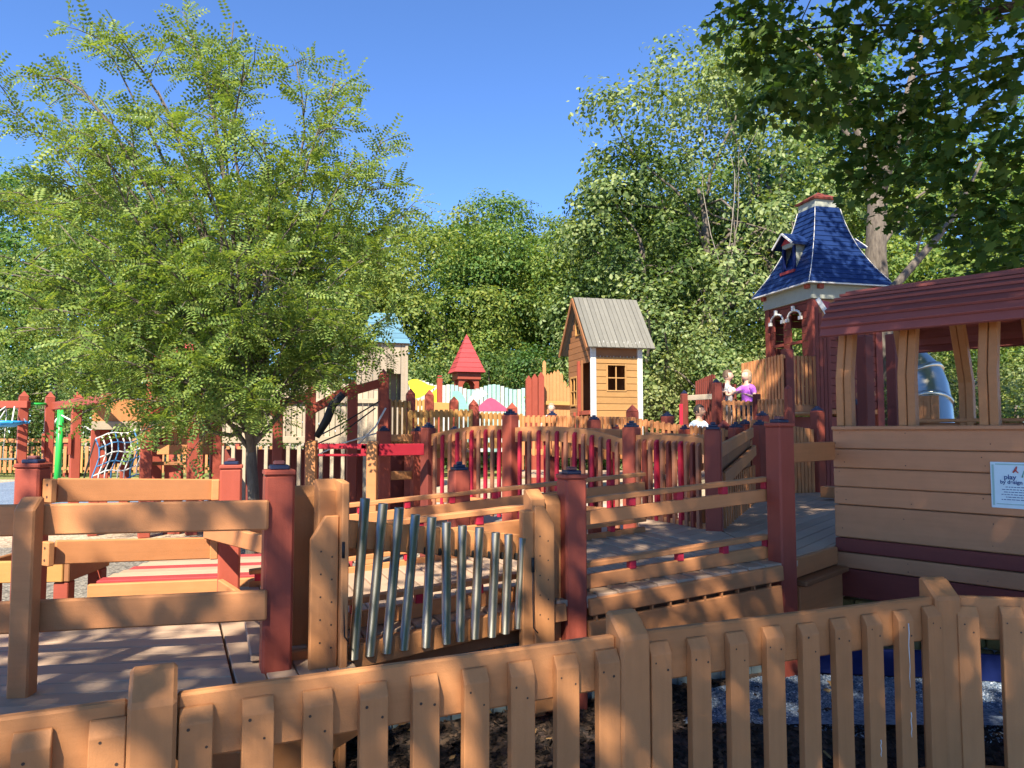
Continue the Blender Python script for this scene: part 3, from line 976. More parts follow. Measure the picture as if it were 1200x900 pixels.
# barrel roof of lapped boards
nb = 20
ang = [math.pi * (i / nb) for i in range(nb + 1)]
rc, ra_, rb_, rz0 = TW / 2, TW / 2 + 0.13, 0.43, 2.375
def rpt(a, extra=0.0):
    return rc - (ra_ + extra) * math.cos(a), rz0 + (rb_ + extra) * math.sin(a)
for i in range(nb):
    w0, z0 = rpt(ang[i], 0.024); w1, z1 = rpt(ang[i + 1], -0.004)
    p0 = tp(-0.02, (w0 + w1) / 2, (z0 + z1) / 2); p1 = tp(TLEN + 0.1, (w0 + w1) / 2, (z0 + z1) / 2)
    upv = TN * (w1 - w0) + V(0, 0, z1 - z0)
    board('roof_board', train, p0, p1, upv.length + 0.012, 0.022, ROOFR, bev=0.003, up=upv)
for l in (0.06, 1.05, 2.2):
    for far in (0, 1):
        pts_ = []
        for i in range(3, 18):
            w, z = rpt(ang[i], -0.05)
            pts_.append(tp(l, w, z))
    tube('roof_hoop', train, [(pts_, [0.035] * len(pts_))], BROWN, 6)
# sign on the wall
SIGNM = plain('sign_face', (0.55, 0.68, 0.70), rough=0.35, noise=0.12, scale=14)
INK = plain('sign_ink', (0.03, 0.07, 0.20), rough=0.5)
INKR = plain('sign_ink_red', (0.45, 0.06, 0.05), rough=0.5)
INKG = plain('sign_ink_green', (0.12, 0.34, 0.22), rough=0.5)
INKP = plain('sign_border_ink', (0.30, 0.47, 0.42), rough=0.5)
sl0 = 1.06
sgn = thing('sign', 'pale blue notice with small print and a green border screwed to the train wall', 'sign', tp(sl0 + 0.17, -0.03, 1.14))
SM = frame(TD, (0, 0, 1), tp(sl0 + 0.18, -0.0245, 1.285))         # local x along, y inwards, z up
def sp(name, cx, cz, w, h, mat, lift, par=sgn):
    return box(name, par, None, (w, 0.002, h), mat, bev=0, M=SM @ Matrix.Translation((cx, -lift, cz)))
panel = sp('sign_panel', 0, 0, 0.36, 0.305, SIGNM, 0.0)
panel.data = box_mesh(0.36, 0.008, 0.305, SIGNM, 0.002)
for cx, cz, w, h in ((-0.165, 0, 0.012, 0.27), (0.165, 0, 0.012, 0.27), (0, 0.138, 0.30, 0.008), (0, -0.125, 0.30, 0.006)):
    sp('border', cx, cz, w, h, INKP, 0.0055)
def text(body, cx, cz, size, mat):
    cu = bpy.data.curves.new('lettering', 'FONT')
    cu.body = body; cu.size = size; cu.align_x = 'CENTER'; cu.extrude = 0.0004; cu.offset = 0.0009
    tmp = bpy.data.objects.new('lettering', cu)
    COL.objects.link(tmp)
    dg = bpy.context.evaluated_depsgraph_get()
    me = bpy.data.meshes.new_from_object(tmp.evaluated_get(dg))
    bpy.data.objects.remove(tmp, do_unlink=True)
    me.materials.clear(); me.materials.append(mat)
    return link('lettering', me, sgn, SM @ Matrix.Translation((cx, -0.0065, cz)) @ Matrix.Rotation(math.pi / 2, 4, 'X'))
text('play', -0.068, 0.040, 0.044, INK)
text('by design', -0.062, 0.010, 0.034, INK)
tube('emblem_figure', sgn, [([SM @ V(*p) for p in [(-0.05, -0.006, 0.085), (-0.035, -0.006, 0.105), (-0.028, -0.006, 0.125)]], [0.005, 0.007, 0.004]), ([SM @ V(-0.035, -0.006, 0.10), SM @ V(-0.02, -0.006, 0.083)], [0.004, 0.003])], INKR, 6)
tube('emblem_sprig', sgn, [([SM @ V(0.0, -0.006, 0.055), SM @ V(0.012, -0.006, 0.10)], [0.004, 0.002]), ([SM @ V(0.03, -0.006, 0.05), SM @ V(0.02, -0.006, 0.09)], [0.005, 0.002])], INKG, 6)
for j, wd in enumerate((0.10, 0.14, 0.12, 0.15, 0.10, 0.15)):
    x = -0.045 - wd / 2
    while x < -0.045 + wd / 2:
        ww = rnd.uniform(0.008, 0.022)
        sp('small_print', x + ww / 2, -0.012 - j * 0.0165, ww, 0.0045, INK, 0.0055)
        x += ww + 0.005
# low stone kerb, blue border and pale ledge under the train
STONE = [lumber('olive_stone_%d' % i, c, rough=0.9, vary=0.5, mottle=0.5, scale=24, bump=0.6) for i, c in enumerate(((0.20, 0.17, 0.07), (0.30, 0.24, 0.10), (0.15, 0.14, 0.09), (0.36, 0.28, 0.10)))]
wall = thing('stone_kerb', 'low wall of small olive stones under the train car', 'kerb', tp(1.8, 0.1, 0))
for c_ in range(3):
    l = -0.25 + 0.06 * (c_ % 2)
    while l < 3.5:
        ln = rnd.uniform(0.10, 0.2)
        M = frame(TD, (0, 0, 1), tp(l + ln / 2, 0.30 + rnd.uniform(-.008, .008), 0.065 + c_ * 0.10))
        link('stone', box_mesh(round(ln, 2) - 0.01, 0.14, 0.092, rnd.choice(STONE), 0.014, 2), wall, M)
        l += ln
board('kerb_core', wall, tp(-0.2, 0.31, 0.15), tp(3.4, 0.31, 0.15), 0.29, 0.08, CONC)
bl = thing('border_board', 'royal blue plank edging between the pebbly strip and the stones', 'edging', (2.6, 5.0, 0))
board('plank', bl, (1.75, 5.15, 0.10), (2.75, 5.02, 0.10), 0.17, 0.04, BLUEB)
board('plank', bl, (2.77, 5.02, 0.10), (6.4, 4.20, 0.10), 0.17, 0.04, BLUEB)
led = thing('ledge', 'pale grey flat ledge board lying below the train car wall', 'ledge', tp(1.9, -0.1, 0))
board('slab', led, tp(0.5, -0.02, 0.345), tp(3.6, -0.02, 0.345), 0.045, 0.30, CONC)
for l in (0.7, 2.0, 3.3):
    box('bracket', led, tp(l, 0.1, 0.165), (0.08, 0.06, 0.32), DRED, trz)

# loose chips and fallen leaves on the mulch, pebbles on the speckled strip
def litter(name, label, cat, n, region, z, size, mat, seed, keep=lambda x, y: True):
    rng = np.random.default_rng(seed)
    pts = []
    while len(pts) < n:
        x = rng.uniform(*region[0]); y = rng.uniform(*region[1])
        if keep(x, y):
            pts.append((x, y))
    P = np.array([(x, y, z + ground_z(x, y)) for x, y in pts])
    nz = np.tile(np.array([0, 0, 1.0]), (n, 1)) + 0.45 * rng.normal(size=(n, 3))
    nz /= np.linalg.norm(nz, axis=1, keepdims=True)
    a = rng.normal(size=(n, 3)); x = np.cross(a, nz); x /= np.linalg.norm(x, axis=1, keepdims=True)
    y = np.cross(nz, x)
    s = rng.uniform(size[0], size[1], n)
    asp = rng.uniform(0.25, 0.8, n)
    hx_ = x * s[:, None]; hy_ = y * (s * asp)[:, None]; hz_ = nz * (s * 0.25)[:, None]
    co = np.stack([P - hx_ - hy_, P + hx_ - hy_, P + hx_ + hy_, P - hx_ + hy_, P - hx_ * .8 - hy_ * .8 + hz_, P + hx_ * .8 - hy_ * .8 + hz_, P + hx_ * .8 + hy_ * .8 + hz_, P - hx_ * .8 + hy_ * .8 + hz_], axis=1).reshape(-1, 3)
    f = np.array([(4, 5, 6, 7), (0, 1, 5, 4), (1, 2, 6, 5), (2, 3, 7, 6), (3, 0, 4, 7)])
    fc = (f[None] + (np.arange(n) * 8)[:, None, None]).reshape(-1, 4)
    o = link(name, np_mesh(name, co - P[0], fc, mat), None, Matrix.Translation(P[0]))
    tag(o, label, cat)
    o['kind'] = 'stuff'
CHIPM = leaf_mat('mulch_chip', (0.010, 0.007, 0.006), (0.035, 0.022, 0.016), (0.10, 0.06, 0.042), 0.0, 0.9)
LITM = leaf_mat('leaf_litter', (0.20, 0.11, 0.04), (0.32, 0.20, 0.08), (0.42, 0.32, 0.14), 0.1, 0.8)
PEBM = leaf_mat('speckled_crumb', (0.05, 0.09, 0.16), (0.17, 0.24, 0.33), (0.50, 0.55, 0.60), 0.0, 0.9)
litter('mulch_chips', 'dark shredded bark mulch under the picket fence', 'mulch', 14000, ((-2.0, 4.6), (2.6, 5.0)), 0.012, (0.006, 0.024), CHIPM, 4, lambda x, y: not inside(x, y, PATH) or rnd.random() < 0.04)
litter('fallen_leaves', 'dry tan leaves scattered over the dark mulch', 'leaf litter', 260, ((-2.0, 4.6), (2.6, 5.0)), 0.03, (0.012, 0.032), LITM, 5)
litter('rubber_crumbs', 'speckled blue and white crumbs beside the royal blue plank edging', 'rubber crumb', 17000, ((0.9, 5.2), (4.1, 5.2)), 0.014, (0.003, 0.0075), PEBM, 6, lambda x, y: inside(x, y, PATH))
# white paint drips on two pickets
pk = [o for o in fence.children if o.name.startswith('picket')]
pk.sort(key=lambda o: W[o].translation.x)
near = [o for o in pk if 1.6 < W[o].translation.x < 2.15]
for o, z0, z1 in ((near[0], 0.30, 0.38), (near[1], 0.60, 0.91), (near[1], 0.36, 0.48)):
    M = W[o]
    ps_ = [M @ V(0.012 + 0.003 * math.sin(k * 2.1), -0.0205, z1 + (z0 - z1) * k / 6) for k in range(7)]
    tube('paint_drip', o, [(ps_, [0.0035, 0.003, 0.0025, 0.003, 0.002, 0.0025, 0.0015])], WHITE, 5)

# ------------------------------------------------------------------ navy-roofed tower
TB0 = R(14.1)
TS = 1.31
tcx = V(math.cos(TB0), math.sin(TB0), 0); tcy = V(-math.sin(TB0), math.cos(TB0), 0)
TF0 = V(4.91, 12.0, 0)
TK = 1.4                                    # tower size factor
TC0 = (TF0 + tcx * TS / 2 + tcy * TS / 2) * TK
tower = thing('play_tower', 'dark red tower with flared navy roof, dormers and arched windows', 'tower', TC0)
MT = Matrix.Translation(TC0 - V(0, 0, 0.66)) @ Matrix.Rotation(TB0, 4, 'Z') @ Matrix.Scale(TK, 4)
def tb(name, c, s, m, par=tower, bev=0.004, rx=0.0, ry=0.0, rz=0.0):
    return box(name, par, None, s, m, bev=bev, M=MT @ Matrix.Translation(c) @ Matrix.Rotation(rz, 4, 'Z') @ Matrix.Rotation(ry, 4, 'Y') @ Matrix.Rotation(rx, 4, 'X'))
H = TS / 2
ZE = 4.06; ZT = 5.50
for sx in (-1, 1):
    for sy in (-1, 1):
        tb('corner_post', (sx * (H - .05), sy * (H - .05), 1.9), (0.13, 0.13, 3.8), DRED)
# four walls of clapboards with arched openings on the left wall
def wall_rows(axis, sgn, z0, z1, mat, holes=()):
    z = z0
    L_ = TS - 0.16
    while z < z1 - 0.02:
        h = min(0.125, z1 - z)
        segs = [(-L_ / 2, L_ / 2)]
        for (a, b, za, zb) in holes:
            if z + h / 2 > za and z + h / 2 < zb:
                new = []
                for s0_, s1_ in segs:
                    if b <= s0_ or a >= s1_:
                        new.append((s0_, s1_))
                    else:
                        if a > s0_: new.append((s0_, a))
                        if b < s1_: new.append((b, s1_))
                segs = new
        for s0_, s1_ in segs:
            c = (s0_ + s1_) / 2
            if axis == 'x':      # wall whose normal is x
                tb('clapboard', (sgn * (H - 0.02), c, z + h / 2), (0.03, s1_ - s0_, h - 0.006), mat, rx=0, ry=0.05 * sgn)
            else:
                tb('clapboard', (c, sgn * (H - 0.02), z + h / 2), (s1_ - s0_, 0.03, h - 0.006), mat, rx=-0.05 * sgn)
        z += h
holesL = [(-0.36, -0.06, 2.85, 3.60), (0.15, 0.42, 2.35, 3.60)]
wall_rows('x', -1, 2.0, 3.80, DRED, holesL)
wall_rows('x', 1, 2.0, 3.80, DRED, [(-0.46, -0.10, 2.75, 3.62), (0.10, 0.46, 2.75, 3.62)])
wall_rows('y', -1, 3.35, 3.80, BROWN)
wall_rows('y', -1, 2.0, 3.35, DRED)
wall_rows('y', 1, 2.0, 3.80, DRED, [(-0.3, 0.3, 2.4, 3.5)])
tb('floor', (0, 0, 1.95), (TS, TS, 0.08), BROWN)
tb('frieze', (-H - 0.01, 0, 3.92), (0.05, TS + 0.06, 0.24), SAGE)
tb('frieze', (H + 0.01, 0, 3.92), (0.05, TS + 0.06, 0.24), SAGE)
tb('frieze', (0, -H - 0.012, 3.92), (TS + 0.03, 0.05, 0.24), SAGE)
tb('frieze', (0, H + 0.012, 3.92), (TS + 0.03, 0.05, 0.24), SAGE)
for yy in (-0.21, 0.285):        # white eyebrow arches over the windows of the left wall
    arc = []
    for k in range(9):
        a_ = math.pi * k / 8
        arc.append(MT @ V(-H - 0.03, yy - 0.18 * math.cos(a_), 3.55 + 0.12 * math.sin(a_)))
    o = tube('arch_trim', tower, [(arc, [0.026] * 9)], WHITE, 6)
    tb('keystone', (-H - 0.045, yy, 3.70), (0.05, 0.05, 0.09), WHITE)
    for e in (-1, 1):
        tb('trim_foot', (-H - 0.04, yy + e * 0.18, 3.52), (0.05, 0.06, 0.06), WHITE)
    tb('window_bar', (-H + 0.0, yy, 3.12), (0.04, 0.29, 0.05), DRED)
for sx in (-1, 1):
    for k in (-0.62, 0.62):
        tb('corbel', (sx * (H + 0.045), k, 4.01), (0.10, 0.09, 0.08), RED)
        tb('corbel', (k * 0.86, sx * (H + 0.045), 4.0), (0.09, 0.10, 0.08), RED)
# flared roof in lapped boards; half width against height fraction
PROF = [(0, 0.815), (0.08, 0.74), (0.23, 0.605), (0.36, 0.515), (0.5, 0.425), (0.62, 0.365), (0.74, 0.315), (0.87, 0.27), (1.0, 0.235)]
def hw(u):
    for (a, wa), (b, wb) in zip(PROF, PROF[1:]):
        if u <= b:
            return wa + (wb - wa) * (u - a) / (b - a)
    return PROF[-1][1]
NR = 16
for side in range(4):
    Rm = Matrix.Rotation(side * math.pi / 2, 4, 'Z')
    for i in range(NR):
        u0, u1 = i / NR, (i + 1) / NR
        w0, w1 = hw(u0), hw(u1)
        z0_, z1_ = ZE + (ZT - ZE) * u0, ZE + (ZT - ZE) * u1
        lip = 0.014
        vv = [(-w0 - lip, -w0 - lip, z0_ - 0.006), (w0 + lip, -w0 - lip, z0_ - 0.006), (w1, -w1, z1_), (-w1, -w1, z1_),
              (-w0, -w0 + 0.012, z0_ - 0.006), (w0, -w0 + 0.012, z0_ - 0.006)]
        me = raw_mesh('roof_board', vv, [(0, 1, 2, 3), (1, 0, 4, 5)], NAVY)
        link('roof_board', me, tower, MT @ Rm)
    # pale hip strip down one corner
    hp = [MT @ Rm @ V(-hw(k / 10) - 0.012, -hw(k / 10) - 0.012, ZE + (ZT - ZE) * k / 10) for k in range(11)]
    tube('hip_trim', tower, [(hp, [0.008] * 11)], WHITE, 6)
    ev = [MT @ Rm @ V(s_ * 0.82, -0.82, ZE - 0.02) for s_ in (-1, 1)]
    board('eave_trim', tower, ev[0], ev[1], 0.035, 0.03, WHITE)
tb('soffit', (0, 0, ZE - 0.015), (1.58, 1.58, 0.02), SAGE)
tb('roof_collar', (0, 0, ZT + 0.06), (0.47, 0.47, 0.15), SAGE)
vv = [(-.28, -.28, 0), (.28, -.28, 0), (.28, .28, 0), (-.28, .28, 0), (0, 0, 0.17), (-.27, -.27, -.03), (.27, -.27, -.03), (.27, .27, -.03), (-.27, .27, -.03)]
link('cap_roof', raw_mesh('cap_roof', vv, [(0, 1, 4), (1, 2, 4), (2, 3, 4), (3, 0, 4), (1, 0, 5, 6), (2, 1, 6, 7), (3, 2, 7, 8), (0, 3, 8, 5), (5, 8, 7, 6)], DRED), tower, MT @ Matrix.Translation((0, 0, ZT + 0.155)))
def dormer(rz):
    D = MT @ Matrix.Rotation(rz, 4, 'Z')            # local -y is outwards
    d = link('dormer', box_mesh(0.34, 0.05, 0.09, SAGE, 0.003), tower, D @ Matrix.Translation((0, -0.60, 4.84)))
    def db(name, c, s, m, ry=0.0):
        return box(name, d, None, s, m, bev=0.003, M=D @ Matrix.Translation(c) @ Matrix.Rotation(ry, 4, 'Y'))
    for e in (-1, 1):
        db('window_frame', (e * 0.15, -0.605, 4.60), (0.05, 0.05, 0.42), BLUEB)
        link('cheek', raw_mesh('cheek', [(e * 0.185, -0.60, 4.34), (e * 0.185, -0.60, 4.90), (e * 0.185, -0.34, 4.90)], [(0, 1, 2)], SAGE), d, D)
        s_ = 0.30
        # gabled roof slope
        vv = [(0, -0.74, 5.05), (0, -0.28, 5.05), (e * 0.29, -0.28, 4.83), (e * 0.29, -0.74, 4.83), (0, -0.74, 5.02), (e * 0.28, -0.74, 4.80), (e * 0.28, -0.28, 4.80)]
        link('dormer_roof', raw_mesh('dormer_roof', vv, [(0, 1, 2, 3), (0, 3, 5, 4), (3, 2, 6, 5)], NAVY), d, D)
        db('barge_board', (e * 0.145, -0.745, 4.925), (0.36, 0.02, 0.035), WHITE, ry=e * 0.65)
    link('tympanum', raw_mesh('tympanum', [(-0.2, -0.63, 4.87), (0.2, -0.63, 4.87), (0, -0.63, 5.02)], [(0, 1, 2)], PINK), d, D)
    db('sill', (0, -0.62, 4.365), (0.40, 0.09, 0.05), PINK)
    db('interior_shade_plate', (0, -0.45, 4.60), (0.26, 0.02, 0.42), BLACK)  # black plate paints the unlit inside of the dormer
dormer(-math.pi / 2)
dormer(math.pi / 2)
# lean-to porch in front of the tower's near wall
pr0, pr1 = at(958, 350, 15.6), at(978, 381, 15.4)
board('porch_trim', tower, pr0, pr1, 0.09, 0.05, WHITE)
vv = [pr0 + V(0.02, 0.05, 0), pr1 + V(0, 0.05, 0), pr1 + V(0.75, 0.7, 0.05), pr0 + V(0.55, 0.7, 0.05)]
link('porch_roof', raw_mesh('porch_roof', [v - pr0 for v in vv], [(0, 1, 2, 3)], PINK), tower, Matrix.Translation(pr0))
for k in range(4):
    px = 959.5 + k * 4.4
    zt = at(px, 356 + 1.5 * (px - 958), 15.5).z
    box('porch_board', tower, V((px - 600) / FPX * 15.5, 15.5, zt / 2 + 0.2), (0.074, 0.03, zt - 0.45), DRED)

# balcony, landings and railings left of the tower
balc = thing('balcony_deck', 'raised brown balcony with slatted railings below the navy tower', 'deck', (5.5, 16.0, 0))
def rail_panel(par, a, b, zt0, zt1, h, n, mat=TANB, w=0.055, top='flat', rail=0.07, postmat=None, caps='point', back=0.0):
    """railing bay between two ground points with slats, top and bottom rails"""
    a = Vector((a[0], a[1], 0)); b = Vector((b[0], b[1], 0))
    d = b - a
    p0 = a + V(0, 0, zt0 - h); p1 = b + V(0, 0, zt1 - h)
    pickets(par, p0, p1, n, w, 0.03, h, [mat] if not isinstance(mat, list) else mat, top, off=-0.03, bev=0.003, name='slat')
    board('top_rail', par, a + V(0, 0, zt0 - rail * 0.75), b + V(0, 0, zt1 - rail * 0.75), rail, 0.035, mat if not isinstance(mat, list) else mat[0], bev=0.003)
    board('bottom_rail', par, p0 + V(0, 0, 0.06), p1 + V(0, 0, 0.06), rail, 0.035, mat if not isinstance(mat, list) else mat[0], bev=0.003)
    if postmat:
        for p, z in ((a, zt0), (b, zt1)):
            post(par, p.x, p.y, 0, z + 0.10, postmat, 0.3, w=0.12, cap=caps)
def g2(px, Y):
    return (gx2(px, Y), Y)
def gx2(px, Y):
    return (px - 600) / FPX * Y
rail_panel(balc, g2(928, 15.7), g2(957, 15.8), 3.23, 3.23, 1.12, 6, TANB, 0.06)
rail_panel(balc, g2(871, 16.7), g2(921, 15.4), 3.15, 3.24, 1.15, 14, TANB, 0.06)
post(balc, gx2(924, 15.5), 15.5, 0, 3.35, DRED, 0.2, w=0.19, cap=None)
post(balc, gx2(961, 15.9), 15.9, 0, 3.26, DRED, 0.2, w=0.19, cap=None)
board('deck_edge', balc, (*g2(870, 16.7), 2.06), (*g2(921, 15.4), 2.10), 0.14, 0.05, TANB)
board('deck_edge', balc, (*g2(924, 15.45), 2.10), (*g2(972, 15.7), 2.10), 0.14, 0.05, BROWN)
plank_deck(balc, [g2(870, 16.7), g2(924, 15.45), g2(972, 15.8), (7.3, 17.2), (5.6, 18.2)], (0.97, 0.24), 2.04, DECK)
box('void_shade_panel', balc, V(6.65, 16.8, 1.0), (2.1, 0.05, 1.9), DRED, R(14))  # dark panel added to stand for the shaded void below the balcony
# middle landing with kids
land = thing('landing_deck', 'mid height landing where the children stand, tan slats and red posts', 'deck', (3.6, 13.6, 0))
rail_panel(land, g2(846, 13.6), g2(886, 13.4), 2.20, 2.18, 0.74, 7, TANB, 0.05)
rail_panel(land, g2(889, 13.3), g2(925, 12.6), 2.20, 2.18, 0.74, 8, TANB, 0.05)
post(land, gx2(840, 13.6), 13.6, 0, 2.52, DRED, 0.3, w=0.13, cap='stack')
post(land, gx2(887, 13.35), 13.35, 0, 2.30, DRED, 0.3, w=0.11, cap=None)
post(land, gx2(924, 12.6), 12.6, 0, 2.35, RED, 0.3, w=0.10, cap='point')
rail_panel(land, g2(817, 14.8), g2(838, 13.8), 2.62, 2.70, 0.95, 9, DRED, 0.05)
rail_panel(land, g2(842, 13.9), g2(862, 14.6), 2.55, 2.55, 0.8, 6, DRED, 0.05)
post(land, gx2(802, 14.3), 14.3, 0, 2.35, DRED, 0.2, w=0.12, cap='stack')
box('crimson_panel', land, V(gx2(798, 14.2), 14.2, 1.9), (0.06, 0.05, 0.5), REDP, 0.2)
board('guard_rail', land, (*g2(805, 14.3), 2.27), (*g2(836, 13.7), 2.27), 0.10, 0.04, BEIGE)
plank_deck(land, [g2(800, 14.9), g2(840, 13.5), g2(925, 12.5), (5.0, 14.5), (3.4, 15.6)], (0.95, 0.3), 1.45, DECK)
for x, y in ((3.4, 14.6), (4.4, 14.2), (4.7, 13.2)):
    box('leg', land, (x, y, 0.7), (0.12, 0.12, 1.4), DRED)

# ------------------------------------------------------------------ back ramp running behind the arched fence
bramp = thing('back_ramp', 'long brown slatted ramp railing behind the arched fence', 'ramp', (1.0, 11.4, 0))
stops = [(612, 11.6, 487), (648, 11.3, 487), (696, 10.6, 488), (742, 11.2, 489), (795, 10.8, 497), (852, 9.9, 502)]
for (p0, Y0, r0), (p1, Y1, r1) in zip(stops, stops[1:]):
    za = EYE + (504 - r0) / FPX * Y0; zb = EYE + (504 - r1) / FPX * Y1
    n = max(6, int(math.hypot(gx2(p1, Y1) - gx2(p0, Y0), Y1 - Y0) / 0.085))
    rail_panel(bramp, g2(p0, Y0), g2(p1, Y1), za, zb, 0.62, n, TANB, 0.045, rail=0.09)
for px, Y, row, cp, m in ((600, 12.2, 479, 'point', RED), (647, 11.4, 487, 'stack', DRED), (696, 10.5, 492, 'stack', DRED), (741, 11.3, 482, 'point', DRED), (782, 11.0, 488, 'stack', DRED),
                       (862, 9.3, 501, 'stack', RED), (890, 9.8, 498, 'stack', RED), (873, 10.6, 497, 'stack', DRED), (718, 10.9, 500, 'stack', DRED), (848, 10.9, 500, 'point', DRED), (803, 10.6, 503, 'stack', RED)):
    post(bramp, gx2(px, Y), Y, 0, EYE + (504 - row) / FPX * Y, m, 0.35, w=0.15, cap=cp)
board('cross_rail', bramp, (*g2(652, 10.3), 1.63), (*g2(728, 9.0), 1.60), 0.12, 0.04, TANB)
board('cross_rail', bramp, (*g2(756, 9.0), 1.57), (*g2(826, 8.6), 1.54), 0.11, 0.04, TANB)
for j in range(24):
    f = j / 23
    a = V(gx2(612, 12.5), 12.4, 0.95).lerp(V(gx2(852, 10.7), 10.7, 1.02), f)
    board('deck_plank', bramp, a - V(-0.05, 0.75, 0.02), a + V(-0.05, 0.75, -0.02), 0.04, 0.135, DECK, bev=0)
# railing across the far end of the main deck
erail = thing('end_railing', 'tan slatted railing across the far end of the broad deck under the tower', 'railing', (*g2(915, 10.6), 0))
rail_panel(erail, g2(879, 10.4), g2(951, 10.7), 1.80, 1.66, 0.98, 17, TANB, 0.05, rail=0.10)
board('hand_rail', erail, (*g2(879, 10.33), 1.60), (*g2(905, 10.4), 1.56), 0.04, 0.05, TANB)
board('hand_rail', erail, (*g2(879, 10.33), 1.47), (*g2(905, 10.4), 1.43), 0.09, 0.04, TANB)
post(erail, gx2(957.5, 10.75), 10.75, 0, 1.93, RED, 0.4, w=0.15, cap='stack')
post(erail, gx2(893, 10.9), 10.9, 0, 1.86, RED, 0.4, w=0.15, cap='stack')
board('step', erail, (*g2(962, 9.6), 0.86), (*g2(990, 9.4), 0.86), 0.14, 0.2, TANB)

# ------------------------------------------------------------------ metal slide and platform behind the train
sld = thing('metal_slide', 'curved polished metal slide beyond the train car', 'slide', (*g2(1075, 10.2), 0))
sp_ = [(1058, 427, 11.1), (1064, 427, 11.0), (1071, 431, 10.9), (1081, 440, 10.8), (1087, 456, 10.7), (1090, 475, 10.5), (1092, 498, 10.3), (1094, 525, 10.0), (1094, 548, 9.7)]
pts_ = [at(*q) for q in sp_]
tube('slide_tube', sld, [(pts_, [0.28] * len(pts_))], STEEL, 20)
for i_ in (1, 3, 5):
    d_ = (pts_[i_ + 1] - pts_[i_ - 1]).normalized()
    tube('joint_ring', sld, [([pts_[i_] - d_ * 0.03, pts_[i_] + d_ * 0.03], [0.30, 0.30])], STEEL, 20)
box('support', sld, V(*g2(1086, 10.9), 1.0), (0.09, 0.09, 2.0), STEEL)
splat = thing('slide_platform', 'small red post platform with tan slats feeding the metal slide', 'deck', (*g2(1040, 9.9), 0))
for px, Y, zt in ((1015, 8.6, 2.75), (1049, 9.6, 2.9), (1003, 8.8, 1.95), (1052, 10.3, 2.9)):
    post(splat, gx2(px, Y), Y, 0, zt, DRED, 0.4, w=0.14, cap='stack' if zt < 2.5 else None)
rail_panel(splat, g2(1066, 9.4), g2(1100, 9.2), 2.08, 2.08, 0.6, 8, TANB, 0.06)
board('guard_rail', splat, (*g2(1004, 8.75), 2.22), (*g2(1026, 8.65), 2.24), 0.045, 0.04, TANB)
board('guard_rail', splat, (*g2(1004, 8.75), 2.06), (*g2(1026, 8.65), 2.08), 0.06, 0.04, TANB)
plank_deck(splat, [g2(1010, 8.7), g2(1066, 9.4), g2(1066, 10.2), g2(1010, 10.0)], (1, 0.1), 1.40, DECK)

# ------------------------------------------------------------------ yellow playhouse
HB = R(14)
HW, HD = 1.32, 1.75
h0 = V(gx2(693.5, 18), 18, 0)
hx = V(math.cos(HB), math.sin(HB), 0); hy = V(-math.sin(HB), math.cos(HB), 0)
house = thing('playhouse', 'yellow clapboard playhouse with steep grey board roof and white corner trim', 'playhouse', h0)
MH = Matrix.Translation(h0) @ Matrix.Rotation(HB, 4, 'Z')       # local x along front, y depth
def hb(name, c, s, m, par=house, rx=0.0, ry=0.0, bev=0.004):
    return box(name, par, None, s, m, bev=bev, M=MH @ Matrix.Translation(c) @ Matrix.Rotation(ry, 4, 'Y') @ Matrix.Rotation(rx, 4, 'X'))
ZB, ZEV, ZRI = 1.30, 3.78, 5.02
z = ZB
while z < 3.44:
    h = 0.165
    segs = [(0.08, HW - 0.08)]
    if 2.62 < z + h / 2 < 3.24:
        segs = [(0.08, 0.40), (0.88, HW - 0.08)]
    for a, b in segs:
        hb('clapboard', ((a + b) / 2, 0.0, z + h / 2), (b - a, 0.035, h - 0.014), CLAP, rx=0.10)
    z += h
hb('painted_eave_shadow', (HW / 2, 0.02, 3.615), (HW - 0.16, 0.03, 0.36), BROWN)  # brown strip paints the shadow under the eave
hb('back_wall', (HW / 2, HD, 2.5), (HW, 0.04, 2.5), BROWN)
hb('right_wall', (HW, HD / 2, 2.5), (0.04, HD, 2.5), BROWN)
hb('floor', (HW / 2, HD / 2, 1.30), (HW, HD, 0.06), BROWN)
hb('corner_trim', (0.035, -0.02, 2.52), (0.14, 0.05, 2.5), WHITE)
hb('corner_trim', (HW - 0.06, -0.02, 2.50), (0.13, 0.05, 2.5), WHITE)
win = hb('window', (0.64, 0.01, 2.93), (0.03, 0.03, 0.62), CLAP)
hb('window_bar', (0.64, 0.012, 2.93), (0.48, 0.03, 0.03), CLAP, win)
for e in (-1, 1):
    hb('window_frame', (0.64 + e * 0.245, -0.01, 2.93), (0.03, 0.06, 0.66), CLAP, win)
    hb('window_frame', (0.64, -0.01, 2.93 + e * 0.32), (0.46, 0.06, 0.03), CLAP, win)
for k in range(13):
    hb('icicle_drop', (0.14 + k * 0.088, -0.005, 3.42 - 0.0 + 0.0), (0.012, 0.01, 0.07 + 0.03 * (k % 2)), WHITE, bev=0)
    hb('icicle_drop', (0.05 + k * 0.105, -0.16, 3.745), (0.012, 0.01, 0.07 + 0.05 * (k % 3)), WHITE, bev=0)
